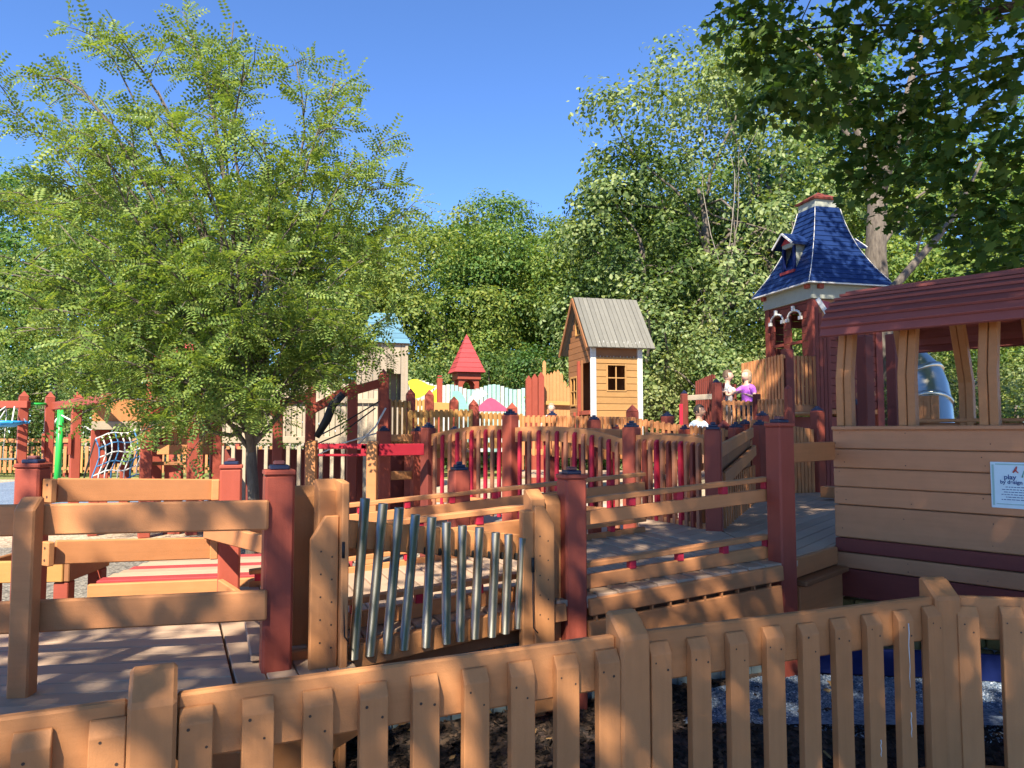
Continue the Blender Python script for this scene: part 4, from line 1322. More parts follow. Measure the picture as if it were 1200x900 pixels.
# gable wall on the left: boards round a window and a dark doorway
z = ZB
while z < ZRI - 0.15:
    h = 0.155
    zc = z + h / 2
    lim = HD if zc < ZEV else HD * (1 - (zc - ZEV) / (ZRI - ZEV))
    y0_, y1_ = (HD - lim) / 2, (HD + lim) / 2
    segs = [(y0_ + 0.03, y1_ - 0.03)]
    if zc < 3.35:
        segs = [(0.85, y1_ - 0.03)] if zc < 2.3 or zc > 3.0 else [(0.85, 1.0), (1.5, y1_ - 0.03)]
    if 4.05 < zc < 4.6:
        segs = [(s0_, min(s1_, 0.68)) if i == 0 else (max(s0_, 1.08), s1_) for i, (s0_, s1_) in enumerate([segs[0], segs[0]])]
    for a, b in segs:
        if b - a > 0.05:
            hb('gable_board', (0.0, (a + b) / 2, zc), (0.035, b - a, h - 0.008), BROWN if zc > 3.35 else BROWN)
    z += h
gw = hb('gable_window', (-0.02, 0.88, 4.33), (0.03, 0.03, 0.5), YEL)
hb('window_bar', (-0.02, 0.88, 4.33), (0.03, 0.38, 0.03), YEL, gw)
for e in (-1, 1):
    hb('window_frame', (-0.025, 0.88 + e * 0.2, 4.33), (0.04, 0.03, 0.5), YEL, gw)
    hb('window_frame', (-0.025, 0.88, 4.33 + e * 0.25), (0.04, 0.40, 0.03), YEL, gw)
sw = hb('side_window', (-0.02, 1.25, 2.65), (0.03, 0.03, 0.68), YEL)
hb('window_bar', (-0.02, 1.25, 2.65), (0.03, 0.5, 0.03), YEL, sw)
for e in (-1, 1):
    hb('window_frame', (-0.025, 1.25 + e * 0.25, 2.65), (0.04, 0.05, 0.74), YEL, sw)
    hb('window_frame', (-0.025, 1.25, 2.65 + e * 0.36), (0.04, 0.5, 0.05), YEL, sw)
hb('door_post', (-0.03, 0.84, 2.35), (0.09, 0.09, 2.1), RED)
hb('door_post', (-0.03, 0.62, 2.35), (0.05, 0.05, 2.1), BROWN)
hb('door_rail', (-0.03, 0.42, 2.08), (0.05, 0.84, 0.10), RED)
hb('ladder_post', (-0.12, 0.95, 1.6), (0.06, 0.06, 1.0), RED)
# roof: boards running down each slope
for sl_ in (0, 1):
    n = 15
    for k in range(n):
        x = -0.16 + (HW + 0.42) * (k + 0.5) / n
        wd = (HW + 0.42) / n
        if sl_ == 0:
            a = MH @ V(x, -0.24, ZEV - 0.13); b = MH @ V(x, HD / 2, ZRI + 0.02)
        else:
            a = MH @ V(x, HD + 0.24, ZEV - 0.13); b = MH @ V(x, HD / 2, ZRI + 0.02)
        nrm_ = (b - a).cross(hx).normalized()
        if nrm_.z < 0: nrm_ = -nrm_
        board('roof_board', house, a, b, 0.035 + (0.012 if k % 2 else 0.0), wd - 0.012, TINROOF, bev=0.003, up=nrm_)
    e = -1 if sl_ == 0 else 1
    a = MH @ V(-0.20, HD / 2 + e * (HD / 2 + 0.22), ZEV - 0.17); b = MH @ V(-0.20, HD / 2, ZRI - 0.03)
    board('barge_board', house, a, b, 0.10, 0.03, BROWN)
hb('ceiling', (HW / 2, HD / 2, 3.82), (HW - 0.1, HD - 0.1, 0.03), BROWN)
for x in (0.08, HW - 0.08):
    for y in (0.08, HD - 0.08):
        hb('leg', (x, y, 0.64), (0.13, 0.13, 1.28), RED)
# crown-topped golden fence and tall red boards beside the house
cf = thing('crown_fence', 'golden stepped picket screen beside three tall red pointed boards', 'fence', (*g2(640, 17.5), 0))
for px, row in ((619.5, 440), (626.5, 438), (634, 436)):
    zt = EYE + (504 - row) / FPX * 17.5
    link('red_board', picket_mesh(0.135, 0.10, zt - 0.2, 'point', RED), cf, Matrix.Translation((*g2(px, 17.5), 0.2)) @ Matrix.Rotation(0.2, 4, 'Z'))
for k, row in enumerate((422, 437, 436, 434, 433, 437, 446, 452)):
    px = 638 + k * 4.0
    zt = EYE + (504 - row) / FPX * 17.8
    link('picket', picket_mesh(0.08, 0.03, zt - 1.0, 'point', TAN), cf, Matrix.Translation((*g2(px, 17.8), 1.0)))
board('rail', cf, (*g2(638, 17.7), 2.30), (*g2(668, 17.7), 2.28), 0.09, 0.04, YEL)
board('rail', cf, (*g2(612, 17.7), 1.3), (*g2(668, 17.7), 1.3), 0.09, 0.04, YEL)
box('leg', cf, V(*g2(640, 17.75), 0.6), (0.1, 0.1, 1.2), RED)
# ------------------------------------------------------------------ red pencil turret
tu = thing('turret', 'small red pyramid roofed turret above the mural fence', 'turret', (*g2(546, 28), 0))
MU = Matrix.Translation((*g2(546.5, 28), 0)) @ Matrix.Rotation(R(18), 4, 'Z')
zE, zA = EYE + (504 - 437) / FPX * 28, EYE + (504 - 391) / FPX * 28
nn_ = 8
for s_ in range(4):
    for i in range(nn_):
        u0, u1 = i / nn_, (i + 1) / nn_
        w0, w1 = 0.58 * (1 - u0) + 0.014, 0.58 * (1 - u1)
        za_, zb_ = zE + (zA - zE) * u0, zE + (zA - zE) * u1
        vv = [(-w0, -w0, za_), (w0, -w0, za_), (w1, -w1, zb_), (-w1, -w1, zb_), (-w0 + .03, -w0 + .03, za_), (w0 - .03, -w0 + .03, za_)]
        link('roof_board', raw_mesh('roof_board', vv, [(0, 1, 2, 3), (1, 0, 4, 5)], PINK), tu, MU @ Matrix.Rotation(s_ * math.pi / 2, 4, 'Z'))
box('soffit', tu, None, (1.07, 1.07, 0.03), RED, M=MU @ Matrix.Translation((0, 0, zE - 0.01)))
box('neck', tu, None, (0.90, 0.90, 0.24), RED, M=MU @ Matrix.Translation((0, 0, zE - 0.15)))
for sx in (-1, 1):
    for sy in (-1, 1):
        box('post', tu, None, (0.16, 0.16, zE - 0.2), RED, M=MU @ Matrix.Translation((sx * 0.31, sy * 0.31, (zE - 0.2) / 2)))
    link('arch_board', poly_mesh([(-0.24, 0), (-0.24, 0.30), (0.24, 0.30), (0.24, 0), (0.16, 0.14), (0, 0.2), (-0.16, 0.14)], 0.04, RED), tu, MU @ Matrix.Translation((0, sx * 0.36, zE - 0.50)))
    box('panel', tu, None, (0.5, 0.04, 1.6), RED, M=MU @ Matrix.Translation((0, sx * 0.36, 1.3)))
# ------------------------------------------------------------------ mural fence
mf = thing('mural_fence', 'wavy topped fence of mint boards painted with yellow, green and pink hills', 'fence', (*g2(548, 25.5), 0))
def mur_top(px):
    if px < 514:
        return 445 + 7 * (1 - math.cos((px - 488) / 9.0)) * 0.5 if px > 470 else 450
    return 453.5 - 3.0 * math.sin((px - 514) / 8.2)
px = 476.0
MY = 25.5
while px < 617:
    zt = EYE + (504 - mur_top(px)) / FPX * MY
    w_ = 4.9 / FPX * MY
    z0_ = 0.9
    m = MINT if int(px) % 4 else CREAM
    if px < 514: m = CREAM
    link('mural_board', box_mesh(w_ - 0.022, 0.04, zt - z0_, m, 0.004), mf, Matrix.Translation((*g2(px, MY), (zt + z0_) / 2)))
    px += 4.9
def blob(name, pts, m, lift):
    P = [(gx2(px, MY), EYE + (504 - row) / FPX * MY) for px, row in pts]
    link(name, poly_mesh(P, 0.006, m), mf, Matrix.Translation((0, MY - 0.024 - lift, 0)))
blob('yellow_hill', [(478, 447), (483, 444.6), (489, 444.5), (495, 447), (502, 451), (511, 453), (505, 457), (499, 462), (492, 466), (487, 467), (482, 463)], YPAINT, 0.0)
blob('yellow_stripe', [(505, 461), (512, 455), (513, 482), (507, 482)], YPAINT, 0.004)
blob('green_hill', [(530, 480), (530, 459), (536, 458), (541, 461), (545, 467), (548, 476), (548, 481)], GPAINT, 0.0)
blob('pink_hill', [(556, 482), (563, 474), (570, 468), (575, 466), (580, 468), (588, 474), (598, 482)], PPAINT, 0.004)
blob('cream_cloud', [(548, 470), (556, 458), (565, 456), (572, 462), (562, 468), (554, 476)], CREAM, 0.0)
board('back_rail', mf, (*g2(474, MY + 0.05), 1.5), (*g2(618, MY + 0.05), 1.5), 0.1, 0.05, BROWN)
for px in (474, 515, 560, 612):
    box('post', mf, V(gx2(px, MY + .1), MY + .1, 1.2), (0.12, 0.1, 2.4), BROWN)
rp_ = thing('red_post', 'single tall red post in front of the mural between the hills', 'post', (*g2(515, 22), 0))
box('shaft', rp_, V(*g2(515, 22), EYE / 2 + 0.77), (0.15, 0.15, EYE + 1.54), RED, 0.3)
box('tip', rp_, V(*g2(515, 22), EYE + 1.60), (0.12, 0.12, 0.05), RED, 0.3)
# ------------------------------------------------------------------ grey castle with blue roof
ca = thing('castle_tower', 'weathered grey castle tower with light blue hipped roof', 'tower', (*g2(447, 19.5), 0))
MC = Matrix.Translation((*g2(447, 19.8), 0)) @ Matrix.Rotation(R(14), 4, 'Z')
ze, za = EYE + (504 - 403) / FPX * 19.5, EYE + (504 - 366) / FPX * 19.5
for s_ in range(4):
    for i in range(6):
        u0, u1 = i / 6, (i + 1) / 6
        w0, w1 = 0.68 * (1 - 0.55 * u0) + 0.01, 0.68 * (1 - 0.55 * u1)
        zz0, zz1 = ze + (za - ze) * u0, ze + (za - ze) * u1
        vv = [(-w0, -w0, zz0), (w0, -w0, zz0), (w1, -w1, zz1), (-w1, -w1, zz1), (-w0 + .03, -w0 + .03, zz0), (w0 - .03, -w0 + .03, zz0)]
        link('roof_board', raw_mesh('roof_board', vv, [(0, 1, 2, 3), (1, 0, 4, 5)], SKYB), ca, MC @ Matrix.Rotation(s_ * math.pi / 2, 4, 'Z'))
box('soffit', ca, None, (1.28, 1.28, 0.03), BROWN, M=MC @ Matrix.Translation((0, 0, ze - 0.01)))
for s_ in range(4):
    Rm = MC @ Matrix.Rotation(s_ * math.pi / 2, 4, 'Z')
    for k in range(7):
        x = -0.54 + 0.18 * k
        if k in (3, 4, 5):
            segs = [(0.0, 2.38), (3.12 + (0.12 if k == 4 else 0), ze)]
        else:
            segs = [(0.0, ze)]
        for a, b in segs:
            box('wall_board', ca, None, (0.168, 0.04, b - a), GREYW, M=Rm @ Matrix.Translation((x, -0.58, (a + b) / 2)), bev=0.004)
    box('corner_trim', ca, None, (0.07, 0.07, ze - 0.05), GREYW, M=Rm @ Matrix.Translation((0.60, -0.60, (ze - 0.05) / 2)))
    box('sill', ca, None, (0.9, 0.10, 0.07), GREYW, M=Rm @ Matrix.Translation((0.1, -0.62, 2.35)))

# ------------------------------------------------------------------ grey castle wall, bridge and decks behind the locust
cw = thing('castle_wall', 'weathered beige slatted castle deck behind the honey locust trunk', 'playset', (*g2(380, 14.5), 0))
for k in range(30):
    px = 262 + k * 6.4
    hgt = 2.42 + 0.14 * ((k // 2) % 2)
    link('wall_board', box_mesh(0.095, 0.03, round(hgt - 1.5, 2), BEIGE if k % 3 else GREYW, 0.004), cw, Matrix.Translation((*g2(px, 14.6), (hgt + 1.5) / 2)))
    if k % 2 == 0:
        link('baluster', box_mesh(0.07, 0.05, 1.32, BEIGE, 0.004), cw, Matrix.Translation((*g2(px, 14.5), 0.68)))
board('rail', cw, (*g2(258, 14.55), 1.46), (*g2(452, 14.55), 1.46), 0.13, 0.05, BEIGE)
board('rail', cw, (*g2(258, 14.55), 2.22), (*g2(452, 14.55), 2.22), 0.09, 0.05, BEIGE)
board('back_panel', cw, (*g2(255, 15.9), 0.62), (*g2(455, 15.9), 0.62), 1.24, 0.04, DRED)  # dark panel stands for the shaded void behind the balusters
plank_deck(cw, [g2(258, 14.6), g2(452, 14.6), g2(452, 16), g2(258, 16)], (1, 0), 1.52, DECK)
br = thing('rope_bridge_frame', 'red post frame with sagging diagonal beams and black rubber belt', 'playset', (*g2(390, 12), 0))
for px, row in ((326, 470), (364, 458), (413, 452), (449, 440)):
    post(br, gx2(px, 12.0), 12.0, 0, EYE + (504 - row) / FPX * 12.0, RED, 0.3, w=0.16, cap='point')
def seg(par, name, a, b, Y, h, t, m):
    return board(name, par, at(*a, Y), at(*b, Y), h, t, m)
seg(br, 'brace', (366, 480), (412, 455), 11.95, 0.14, 0.09, RED)
seg(br, 'brace', (290, 466), (326, 486), 11.95, 0.12, 0.09, RED)
seg(br, 'beam', (326, 474), (364, 464), 11.95, 0.13, 0.09, RED)
seg(br, 'beam', (413, 458), (450, 448), 11.95, 0.14, 0.09, RED)
tube('rubber_belt', br, [([at(402, 462, 11.8), at(390, 474, 11.8), at(383, 492, 11.8), at(371, 512, 11.8)], [0.06, 0.07, 0.07, 0.05])], BLACK, 8)
tube('chain', br, [([at(375, 510, 11.7), at(398, 498, 11.7), at(425, 482, 11.7), at(445, 470, 11.7)], [0.012] * 4), ([at(372, 520, 11.7), at(400, 508, 11.7), at(440, 478, 11.7)], [0.012] * 3)], BLACK, 5)
tube('rope', br, [([at(420, 520, 11.6), at(440, 500, 11.6), at(452, 478, 11.6)], [0.015] * 3), ([at(366, 536, 11.6), at(400, 520, 11.6), at(450, 505, 11.6)], [0.012] * 3)], ROPE, 5)
# crimson bar panel with a slot, between tan posts
sb_ = thing('slotted_bar', 'crimson horizontal play bar with a long slot between tan posts', 'play panel', (*g2(430, 9.0), 0))
for px, row in ((366, 516), (437, 517)):
    p = V(*g2(px, 9.0), 0)
    link('post', picket_mesh(0.12, 0.12, EYE + (504 - row) / FPX * 9.0, 'slant', TAN, 0.03, 0.006), sb_, Matrix.Translation(p))
x0_, x1_ = gx2(374, 9.0), gx2(430, 9.0)
zt_ = EYE + (504 - 520.5) / FPX * 9.0
board('bar', sb_, (x0_, 9.0, zt_ - 0.025), (x1_, 9.0, zt_ - 0.025), 0.065, 0.045, CRIM)
board('bar', sb_, (x0_, 9.0, zt_ - 0.132), (x1_ - 0.05, 9.0, zt_ - 0.132), 0.03, 0.045, CRIM)
box('bar_end', sb_, V(x1_ - 0.03, 9.0, zt_ - 0.075), (0.07, 0.045, 0.14), CRIM)
board('bar', sb_, (gx2(443.5, 9.05), 9.05, zt_ - 0.07), (gx2(497, 9.3), 9.3, zt_ - 0.07), 0.145, 0.045, CRIM)
box('crimson_slat', sb_, V(*g2(372.5, 9.1), 1.05), (0.04, 0.04, 0.32), CRIM)
# sunny golden picket decks in the middle distance
gd = thing('golden_picket_deck', 'sunlit golden picket railings with red pointed posts before the mural', 'deck', (*g2(520, 13), 0))
rail_panel(gd, g2(453, 12.2), g2(481, 12.6), 2.16, 2.14, 0.75, 5, YEL, 0.05, rail=0.09)
rail_panel(gd, g2(478, 12.0), g2(554, 12.4), 1.97, 2.0, 0.66, 13, YEL, 0.05, rail=0.10)
rail_panel(gd, g2(556, 12.6), g2(612, 13.2), 1.96, 1.94, 0.62, 11, YEL, 0.05, rail=0.09)
rail_panel(gd, g2(486, 14.5), g2(503, 14.5), 2.25, 2.25, 0.6, 4, YEL, 0.05, rail=0.10)
board('wide_board', gd, (*g2(505, 14.3), 2.08), (*g2(533, 14.3), 2.06), 0.22, 0.04, YEL)
for px, Y, row in ((481, 12.7, 462), (503, 13.4, 463), (532, 13.2, 471), (555, 12.5, 475), (452, 12.1, 470)):
    post(gd, gx2(px, Y), Y, 0, EYE + (504 - row) / FPX * Y, RED, 0.3, w=0.15, cap='point')
for px, Y, row in ((450, 10.3, 505), (490, 10.5, 505), (533, 11.0, 505)):
    post(gd, gx2(px, Y), Y, 0, EYE + (504 - row) / FPX * Y, RED, R(24), w=0.17, cap='stack')
plank_deck(gd, [g2(452, 12.2), g2(555, 12.3), g2(560, 14.5), g2(450, 14.5)], (1, 0.1), 1.32, DECK)
board('deck_edge', gd, (*g2(452, 12.15), 1.26), (*g2(556, 12.35), 1.26), 0.14, 0.04, YEL)
board('guard_rail', gd, (*g2(456, 10.3), 1.54), (*g2(486, 10.5), 1.54), 0.10, 0.04, TAN)
board('guard_rail', gd, (*g2(456, 10.3), 1.02), (*g2(486, 10.5), 1.02), 0.12, 0.04, TAN)
board('back_panel', gd, (*g2(456, 11.8), 0.7), (*g2(486, 12.0), 0.7), 1.2, 0.03, DRED)
for px in (446, 480):
    box('leg', gd, V(*g2(px, 11.9), 0.65), (0.14, 0.14, 1.25), RED)
# ------------------------------------------------------------------ swing frame, poles and net deck at left
sf = thing('swing_frame', 'tall orange red timber swing frame with a green cross bar', 'swing frame', (*g2(58, 12.6), 0))
for px, Y, row in ((27.5, 12.4, 465), (58.5, 12.8, 466), (90, 12.2, 466)):
    post(sf, gx2(px, Y), Y, 0, EYE + (504 - row) / FPX * Y, RED, R(38), w=0.145, cap='point')
for px, Y in ((53, 12.7), (84, 12.1)):
    box('cleat', sf, V(*g2(px, Y), 1.42), (0.05, 0.10, 0.34), RED, R(20))
seg(sf, 'beam', (-60, 474), (34, 474), 12.35, 0.12, 0.10, RED)
board('beam', sf, at(64, 476, 12.8), at(129, 466, 11.0), 0.13, 0.10, RED)
tube('green_bar', sf, [([at(34, 473.5, 12.5), at(54, 473.5, 12.7)], [0.022, 0.022])], GREEN, 8)
pol = thing('green_pole', 'bright green steel pole with slack white ropes behind the swing frame', 'pole', (*g2(70.5, 17), 0))
tube('shaft', pol, [([V(*g2(70, 17), 0), at(71.5, 480, 17)], [0.07, 0.07])], GREEN, 12)
tube('rope', pol, [([at(71, 486, 17), at(90, 496, 16.5), at(112, 506, 16)], [0.02] * 3), ([at(71, 486, 17), at(66, 492, 17), at(62, 500, 17)], [0.02] * 3)], ROPE, 5)
sw_ = thing('basket_swing', 'blue woven basket swing hung on chains beside the swing frame', 'swing', at(8, 495, 12.2))
c_ = at(6, 495, 12.2)
ring = [c_ + V(0.30 * math.cos(k * math.pi / 8), 0.28 * math.sin(k * math.pi / 8), 0.0) for k in range(17)]
tube('rim', sw_, [(ring, [0.03] * 17)], BLUEP, 6)
for k in range(5):
    y = -0.2 + 0.1 * k
    tube('webbing', sw_, [([c_ + V(-0.27, y, 0.0), c_ + V(0, y, -0.06), c_ + V(0.27, y, 0)], [0.02] * 3)], BLUEP, 5)
for a in (0.6, 2.5, 3.8, 5.6):
    tube('chain', sw_, [([c_ + V(0.3 * math.cos(a), 0.28 * math.sin(a), 0), V(c_.x + (0.05 if math.cos(a) > 0 else -.05), 12.35, EYE + 30 / FPX * 12.35)], [0.012, 0.012])], ROPE, 5)
ss = thing('flat_swing', 'grey flat swing seat hanging low on thin chains', 'swing', at(11, 538, 12.3))
c_ = at(11, 538, 12.3)
box('seat', ss, c_, (0.24, 0.16, 0.03), GREYP, 0.1)
for e in (-1, 1):
    tube('chain', ss, [([c_ + V(e * 0.11, 0, 0), V(c_.x + e * 0.11, 12.35, EYE + 28 / FPX * 12.35)], [0.006, 0.006])], ROPE, 5)
nd = thing('net_deck', 'high deck with tan picket railing over a blue and white climbing net', 'deck', (*g2(145, 11.8), 0))
rail_panel(nd, g2(109, 11.6), g2(166, 11.9), 2.16, 2.16, 0.48, 12, TAN, 0.065, top='point', rail=0.07)
board('deck_edge', nd, (*g2(108, 11.55), 1.72), (*g2(167, 11.85), 1.72), 0.13, 0.05, BEIGE)
plank_deck(nd, [g2(108, 11.6), g2(250, 12.2), g2(250, 13.6), g2(108, 13.2)], (1, 0.1), 1.70, DECK)
for px, Y, zt in ((113.5, 11.7, 1.66), (173, 11.5, 2.1), (124, 12.6, 1.66), (148, 12.9, 1.66), (185, 12.3, 2.2), (228, 11.8, 2.4), (254, 12.2, 2.3)):
    post(nd, gx2(px, Y), Y, 0, zt, RED, R(30), w=0.14 if zt < 2 else 0.17, cap=None)
box('under_panel', nd, V(*g2(138, 12.8), 1.35), (0.42, 0.04, 0.55), DRED)
board('lower_board', nd, (*g2(186, 12.2), 1.33), (*g2(250, 12.1), 1.33), 0.16, 0.04, TAN)
pickets(nd, V(*g2(187, 12.3), 1.35), V(*g2(250, 12.2), 1.35), 14, 0.06, 0.03, 0.36, [TAN, YEL])
board('bench_board', nd, (*g2(170, 11.8), 1.12), (*g2(220, 11.9), 1.12), 0.05, 0.25, BROWN)
for px in (200, 205, 212):
    box('short_leg', nd, V(*g2(px, 11.9), 0.55), (0.10, 0.10, 1.1), RED)
tube('tire', nd, [([V(*g2(121, 12.0), 1.18) + V(0.13 * math.cos(k * math.pi / 6), 0.02, 0.2 * math.sin(k * math.pi / 6)) for k in range(13)], [0.05] * 13)], BLACK, 8)
tp_ = thing('teal_pole', 'short teal steel pole under the net deck', 'pole', (*g2(152, 13.2), 0))
tube('shaft', tp_, [([V(*g2(152, 13.2), 0), at(152, 504, 13.2)], [0.05, 0.05])], TEAL, 10)
box('foot', tp_, V(*g2(152, 13.2), 0.02), (0.16, 0.16, 0.04), TEAL)
net = thing('climbing_net', 'slack blue and white rope climbing net below the high deck', 'net', (*g2(140, 11), 0))
pa_ = [[at(112 + 7.5 * i + 5 * math.sin(j), 512 + 11 * j - 1.3 * i + 2 * math.cos(i * 1.3), 11.2 + 0.04 * i) for j in range(6)] for i in range(9)]
for i in range(9):
    tube('net_rope', net, [(pa_[i], [0.011] * 6)], ROPEB if i % 3 == 0 else ROPE, 5)
for j in range(6):
    tube('net_rope', net, [([pa_[i][j] for i in range(9)], [0.011] * 9)], ROPEB if j % 2 else ROPE, 5)
tube('stay', net, [([at(112, 515, 11.4), at(104, 540, 11.3), at(97, 566, 11.2)], [0.012] * 3)], BLACK, 5)
rc_ = thing('red_canopy', 'rose red hipped play roof half hidden by the locust leaves', 'playset', (*g2(220, 16), 0))
MR = Matrix.Translation((*g2(220, 16), 0))
zr0, zr1 = EYE + (504 - 424) / FPX * 16, EYE + (504 - 402) / FPX * 16
for s_ in range(4):
    for i in range(4):
        u0, u1 = i / 4, (i + 1) / 4
        w0, w1 = 0.62 * (1 - u0) + .1, 0.62 * (1 - u1) + .1
        vv = [(-w0, -w0, zr0 + (zr1 - zr0) * u0), (w0, -w0, zr0 + (zr1 - zr0) * u0), (w1, -w1, zr0 + (zr1 - zr0) * u1), (-w1, -w1, zr0 + (zr1 - zr0) * u1)]
        link('roof_board', raw_mesh('roof_board', vv, [(0, 1, 2, 3)], PINK), rc_, MR @ Matrix.Rotation(s_ * math.pi / 2, 4, 'Z'))
for sx in (-1, 1):
    for sy in (-1, 1):
        box('post', rc_, V(*g2(220, 16), zr0 / 2) + V(sx * 0.55, sy * 0.55, 0), (0.12, 0.12, zr0), RED)
# far boundary fence
ff_ = thing('boundary_fence', 'long golden picket fence along the foot of the wood', 'fence', (*g2(100, 26), 0))
x = gx2(-80, 26)
k = 0
while x < gx2(330, 26):
    link('picket', box_mesh(0.11, 0.03, 0.92, TAN if k % 4 else YEL, 0.003), ff_, Matrix.Translation((x, 26, 0.62)))
    x += 0.19; k += 1
board('top_rail', ff_, (gx2(-80, 26), 26.05, 1.28), (gx2(330, 26), 26.05, 1.28), 0.14, 0.05, TAN)
board('bottom_rail', ff_, (gx2(-80, 26), 26.05, 0.3), (gx2(330, 26), 26.05, 0.3), 0.1, 0.05, TAN)
for px in range(-70, 331, 50):
    box('post', ff_, V(*g2(px, 26.15), 0.7), (0.14, 0.14, 1.4), RED)

# ------------------------------------------------------------------ trees
def rot_mats(rng, n, up_bias=0.0, normals=None, spread=1.0):
    """random orthonormal frames; normals (n,3) are leaned to if given. returns (n,3,3) with columns x,y,z(normal)"""
    if normals is None:
        nz = rng.normal(size=(n, 3))
    else:
        nz = normals + spread * rng.normal(size=(n, 3))
    nz[:, 2] += up_bias
    nz /= np.linalg.norm(nz, axis=1, keepdims=True) + 1e-9
    a = rng.normal(size=(n, 3))
    x = np.cross(a, nz); x /= np.linalg.norm(x, axis=1, keepdims=True) + 1e-9
    y = np.cross(nz, x)
    return np.stack([x, y, nz], axis=2)

def scatter(template, faces, pos, mats, scale):
    """copies of a small template (k,3) at pos with frames; faces (m,c)"""
    k = len(template)
    co = np.einsum('nij,kj->nki', mats, template) * scale[:, None, None] + pos[:, None, :]
    n = len(pos)
    fc = faces[None, :, :] + (np.arange(n) * k)[:, None, None]
    return co.reshape(-1, 3), fc.reshape(-1, faces.shape[1])

OVAL = np.array([(0, -0.5, 0), (0.30, -0.12, 0.06), (0.20, 0.28, 0.05), (0, 0.55, -0.04), (-0.20, 0.28, 0.05), (-0.30, -0.12, 0.06)], float)
OVALF = np.array([(0, 1, 2, 3), (0, 3, 4, 5)])
# five-lobed leaf as a fan of quads round its middle
_ml = [(0, -0.48), (0.18, -0.33), (0.46, -0.31), (0.32, -0.05), (0.54, 0.21), (0.235, 0.23), (0.0, 0.58), (-0.235, 0.23), (-0.54, 0.21), (-0.32, -0.05), (-0.46, -0.31), (-0.18, -0.33)]
MAPLE = np.array([(x, y, -0.10 * (abs(x) ** 1.5) - 0.08 * y * y) for x, y in _ml] + [(0, -0.05, 0.05)], float)
MAPLEF = np.array([(12, 0, 1, 2)[:4], (12, 2, 3, 4), (12, 4, 5, 6), (12, 6, 7, 8), (12, 8, 9, 10), (12, 10, 11, 0)])

def clump_cloud(rng, centres, radii, per, flat=0.75, up=0.5):
    """leaf positions on the outer part of each clump, leaning outwards"""
    P, NN = [], []
    for c, r in zip(centres, radii):
        n = max(6, int(per * r * r * rng.uniform(0.7, 1.2)))
        d = rng.normal(size=(n, 3)); d /= np.linalg.norm(d, axis=1, keepdims=True)
        rad = r * (0.45 + 0.6 * rng.random(n) ** 0.7)
        off = d * rad[:, None] * np.array([1, 1, flat])
        P.append(c + off)
        NN.append(d + np.array([0, 0, up]))
    return np.concatenate(P), np.concatenate(NN)

def crown_shape(rng, n, a, b, h, z0, lean=(0, 0), hollow=0.55, wob=0.25):
    """clump centres filling the outer part of an uneven crown standing from z0 to z0+h"""
    out = []
    ph = rng.uniform(0, 6.28, 6)
    while len(out) < n:
        d = rng.normal(size=3); d /= np.linalg.norm(d)
        az = math.atan2(d[1], d[0])
        w = 1 + wob * (math.sin(2 * az + ph[0]) * 0.5 + math.sin(3 * az + ph[1] + 2 * d[2]) * 0.5 + 0.6 * math.sin(5 * az + 4 * d[2] + ph[2]) + 0.5 * math.sin(4 * d[2] * 2 + ph[3]))
        r = w * (hollow + (1 - hollow) * rng.random() ** 0.6)
        zz = d[2] * r
        out.append((d[0] * r * a + lean[0] * (zz + 1), d[1] * r * b + lean[1] * (zz + 1), z0 + h / 2 + zz * h / 2))
    return np.array(out)

def limb_path(rng, p0, p1, r0, r1, n=7, sag=0.08):
    p0 = np.array(p0, float); p1 = np.array(p1, float)
    L_ = np.linalg.norm(p1 - p0)
    pts, rad = [], []
    w = rng.normal(size=3) * sag * L_
    w2 = rng.normal(size=3) * sag * 0.5 * L_
    for i in range(n):
        f = i / (n - 1)
        pts.append(Vector(p0 + (p1 - p0) * f + w * math.sin(math.pi * f) + w2 * math.sin(2 * math.pi * f) + np.array([0, 0, 0.10 * L_ * math.sin(math.pi * f)])))
        rad.append(r0 + (r1 - r0) * f ** 0.8)
    return pts, rad

def puff_cloud(rng, centres, radii, core, per, flat=0.8):
    """leaves in the outer skin of big clumps, thicker on the side away from the crown's core"""
    P, NN = [], []
    for c, r in zip(centres, radii):
        n = max(10, int(per * r * r * rng.uniform(0.8, 1.15)))
        out = c - core; out /= np.linalg.norm(out) + 1e-6
        d = rng.normal(size=(n, 3)) + 0.75 * out + np.array([0, 0, 0.35])
        d /= np.linalg.norm(d, axis=1, keepdims=True)
        ph = rng.uniform(0, 6.28, 3)
        lump = 1 + 0.16 * np.sin(5 * d[:, 0] + ph[0]) + 0.16 * np.sin(6 * d[:, 1] + ph[1]) + 0.12 * np.sin(6 * d[:, 2] + ph[2])
        rad = r * lump * (1 - 0.42 * rng.random(n) ** 1.8)
        P.append(c + d * rad[:, None] * np.array([1, 1, flat]))
        NN.append(d + np.array([0, 0, 0.35]))
    return np.concatenate(P), np.concatenate(NN)

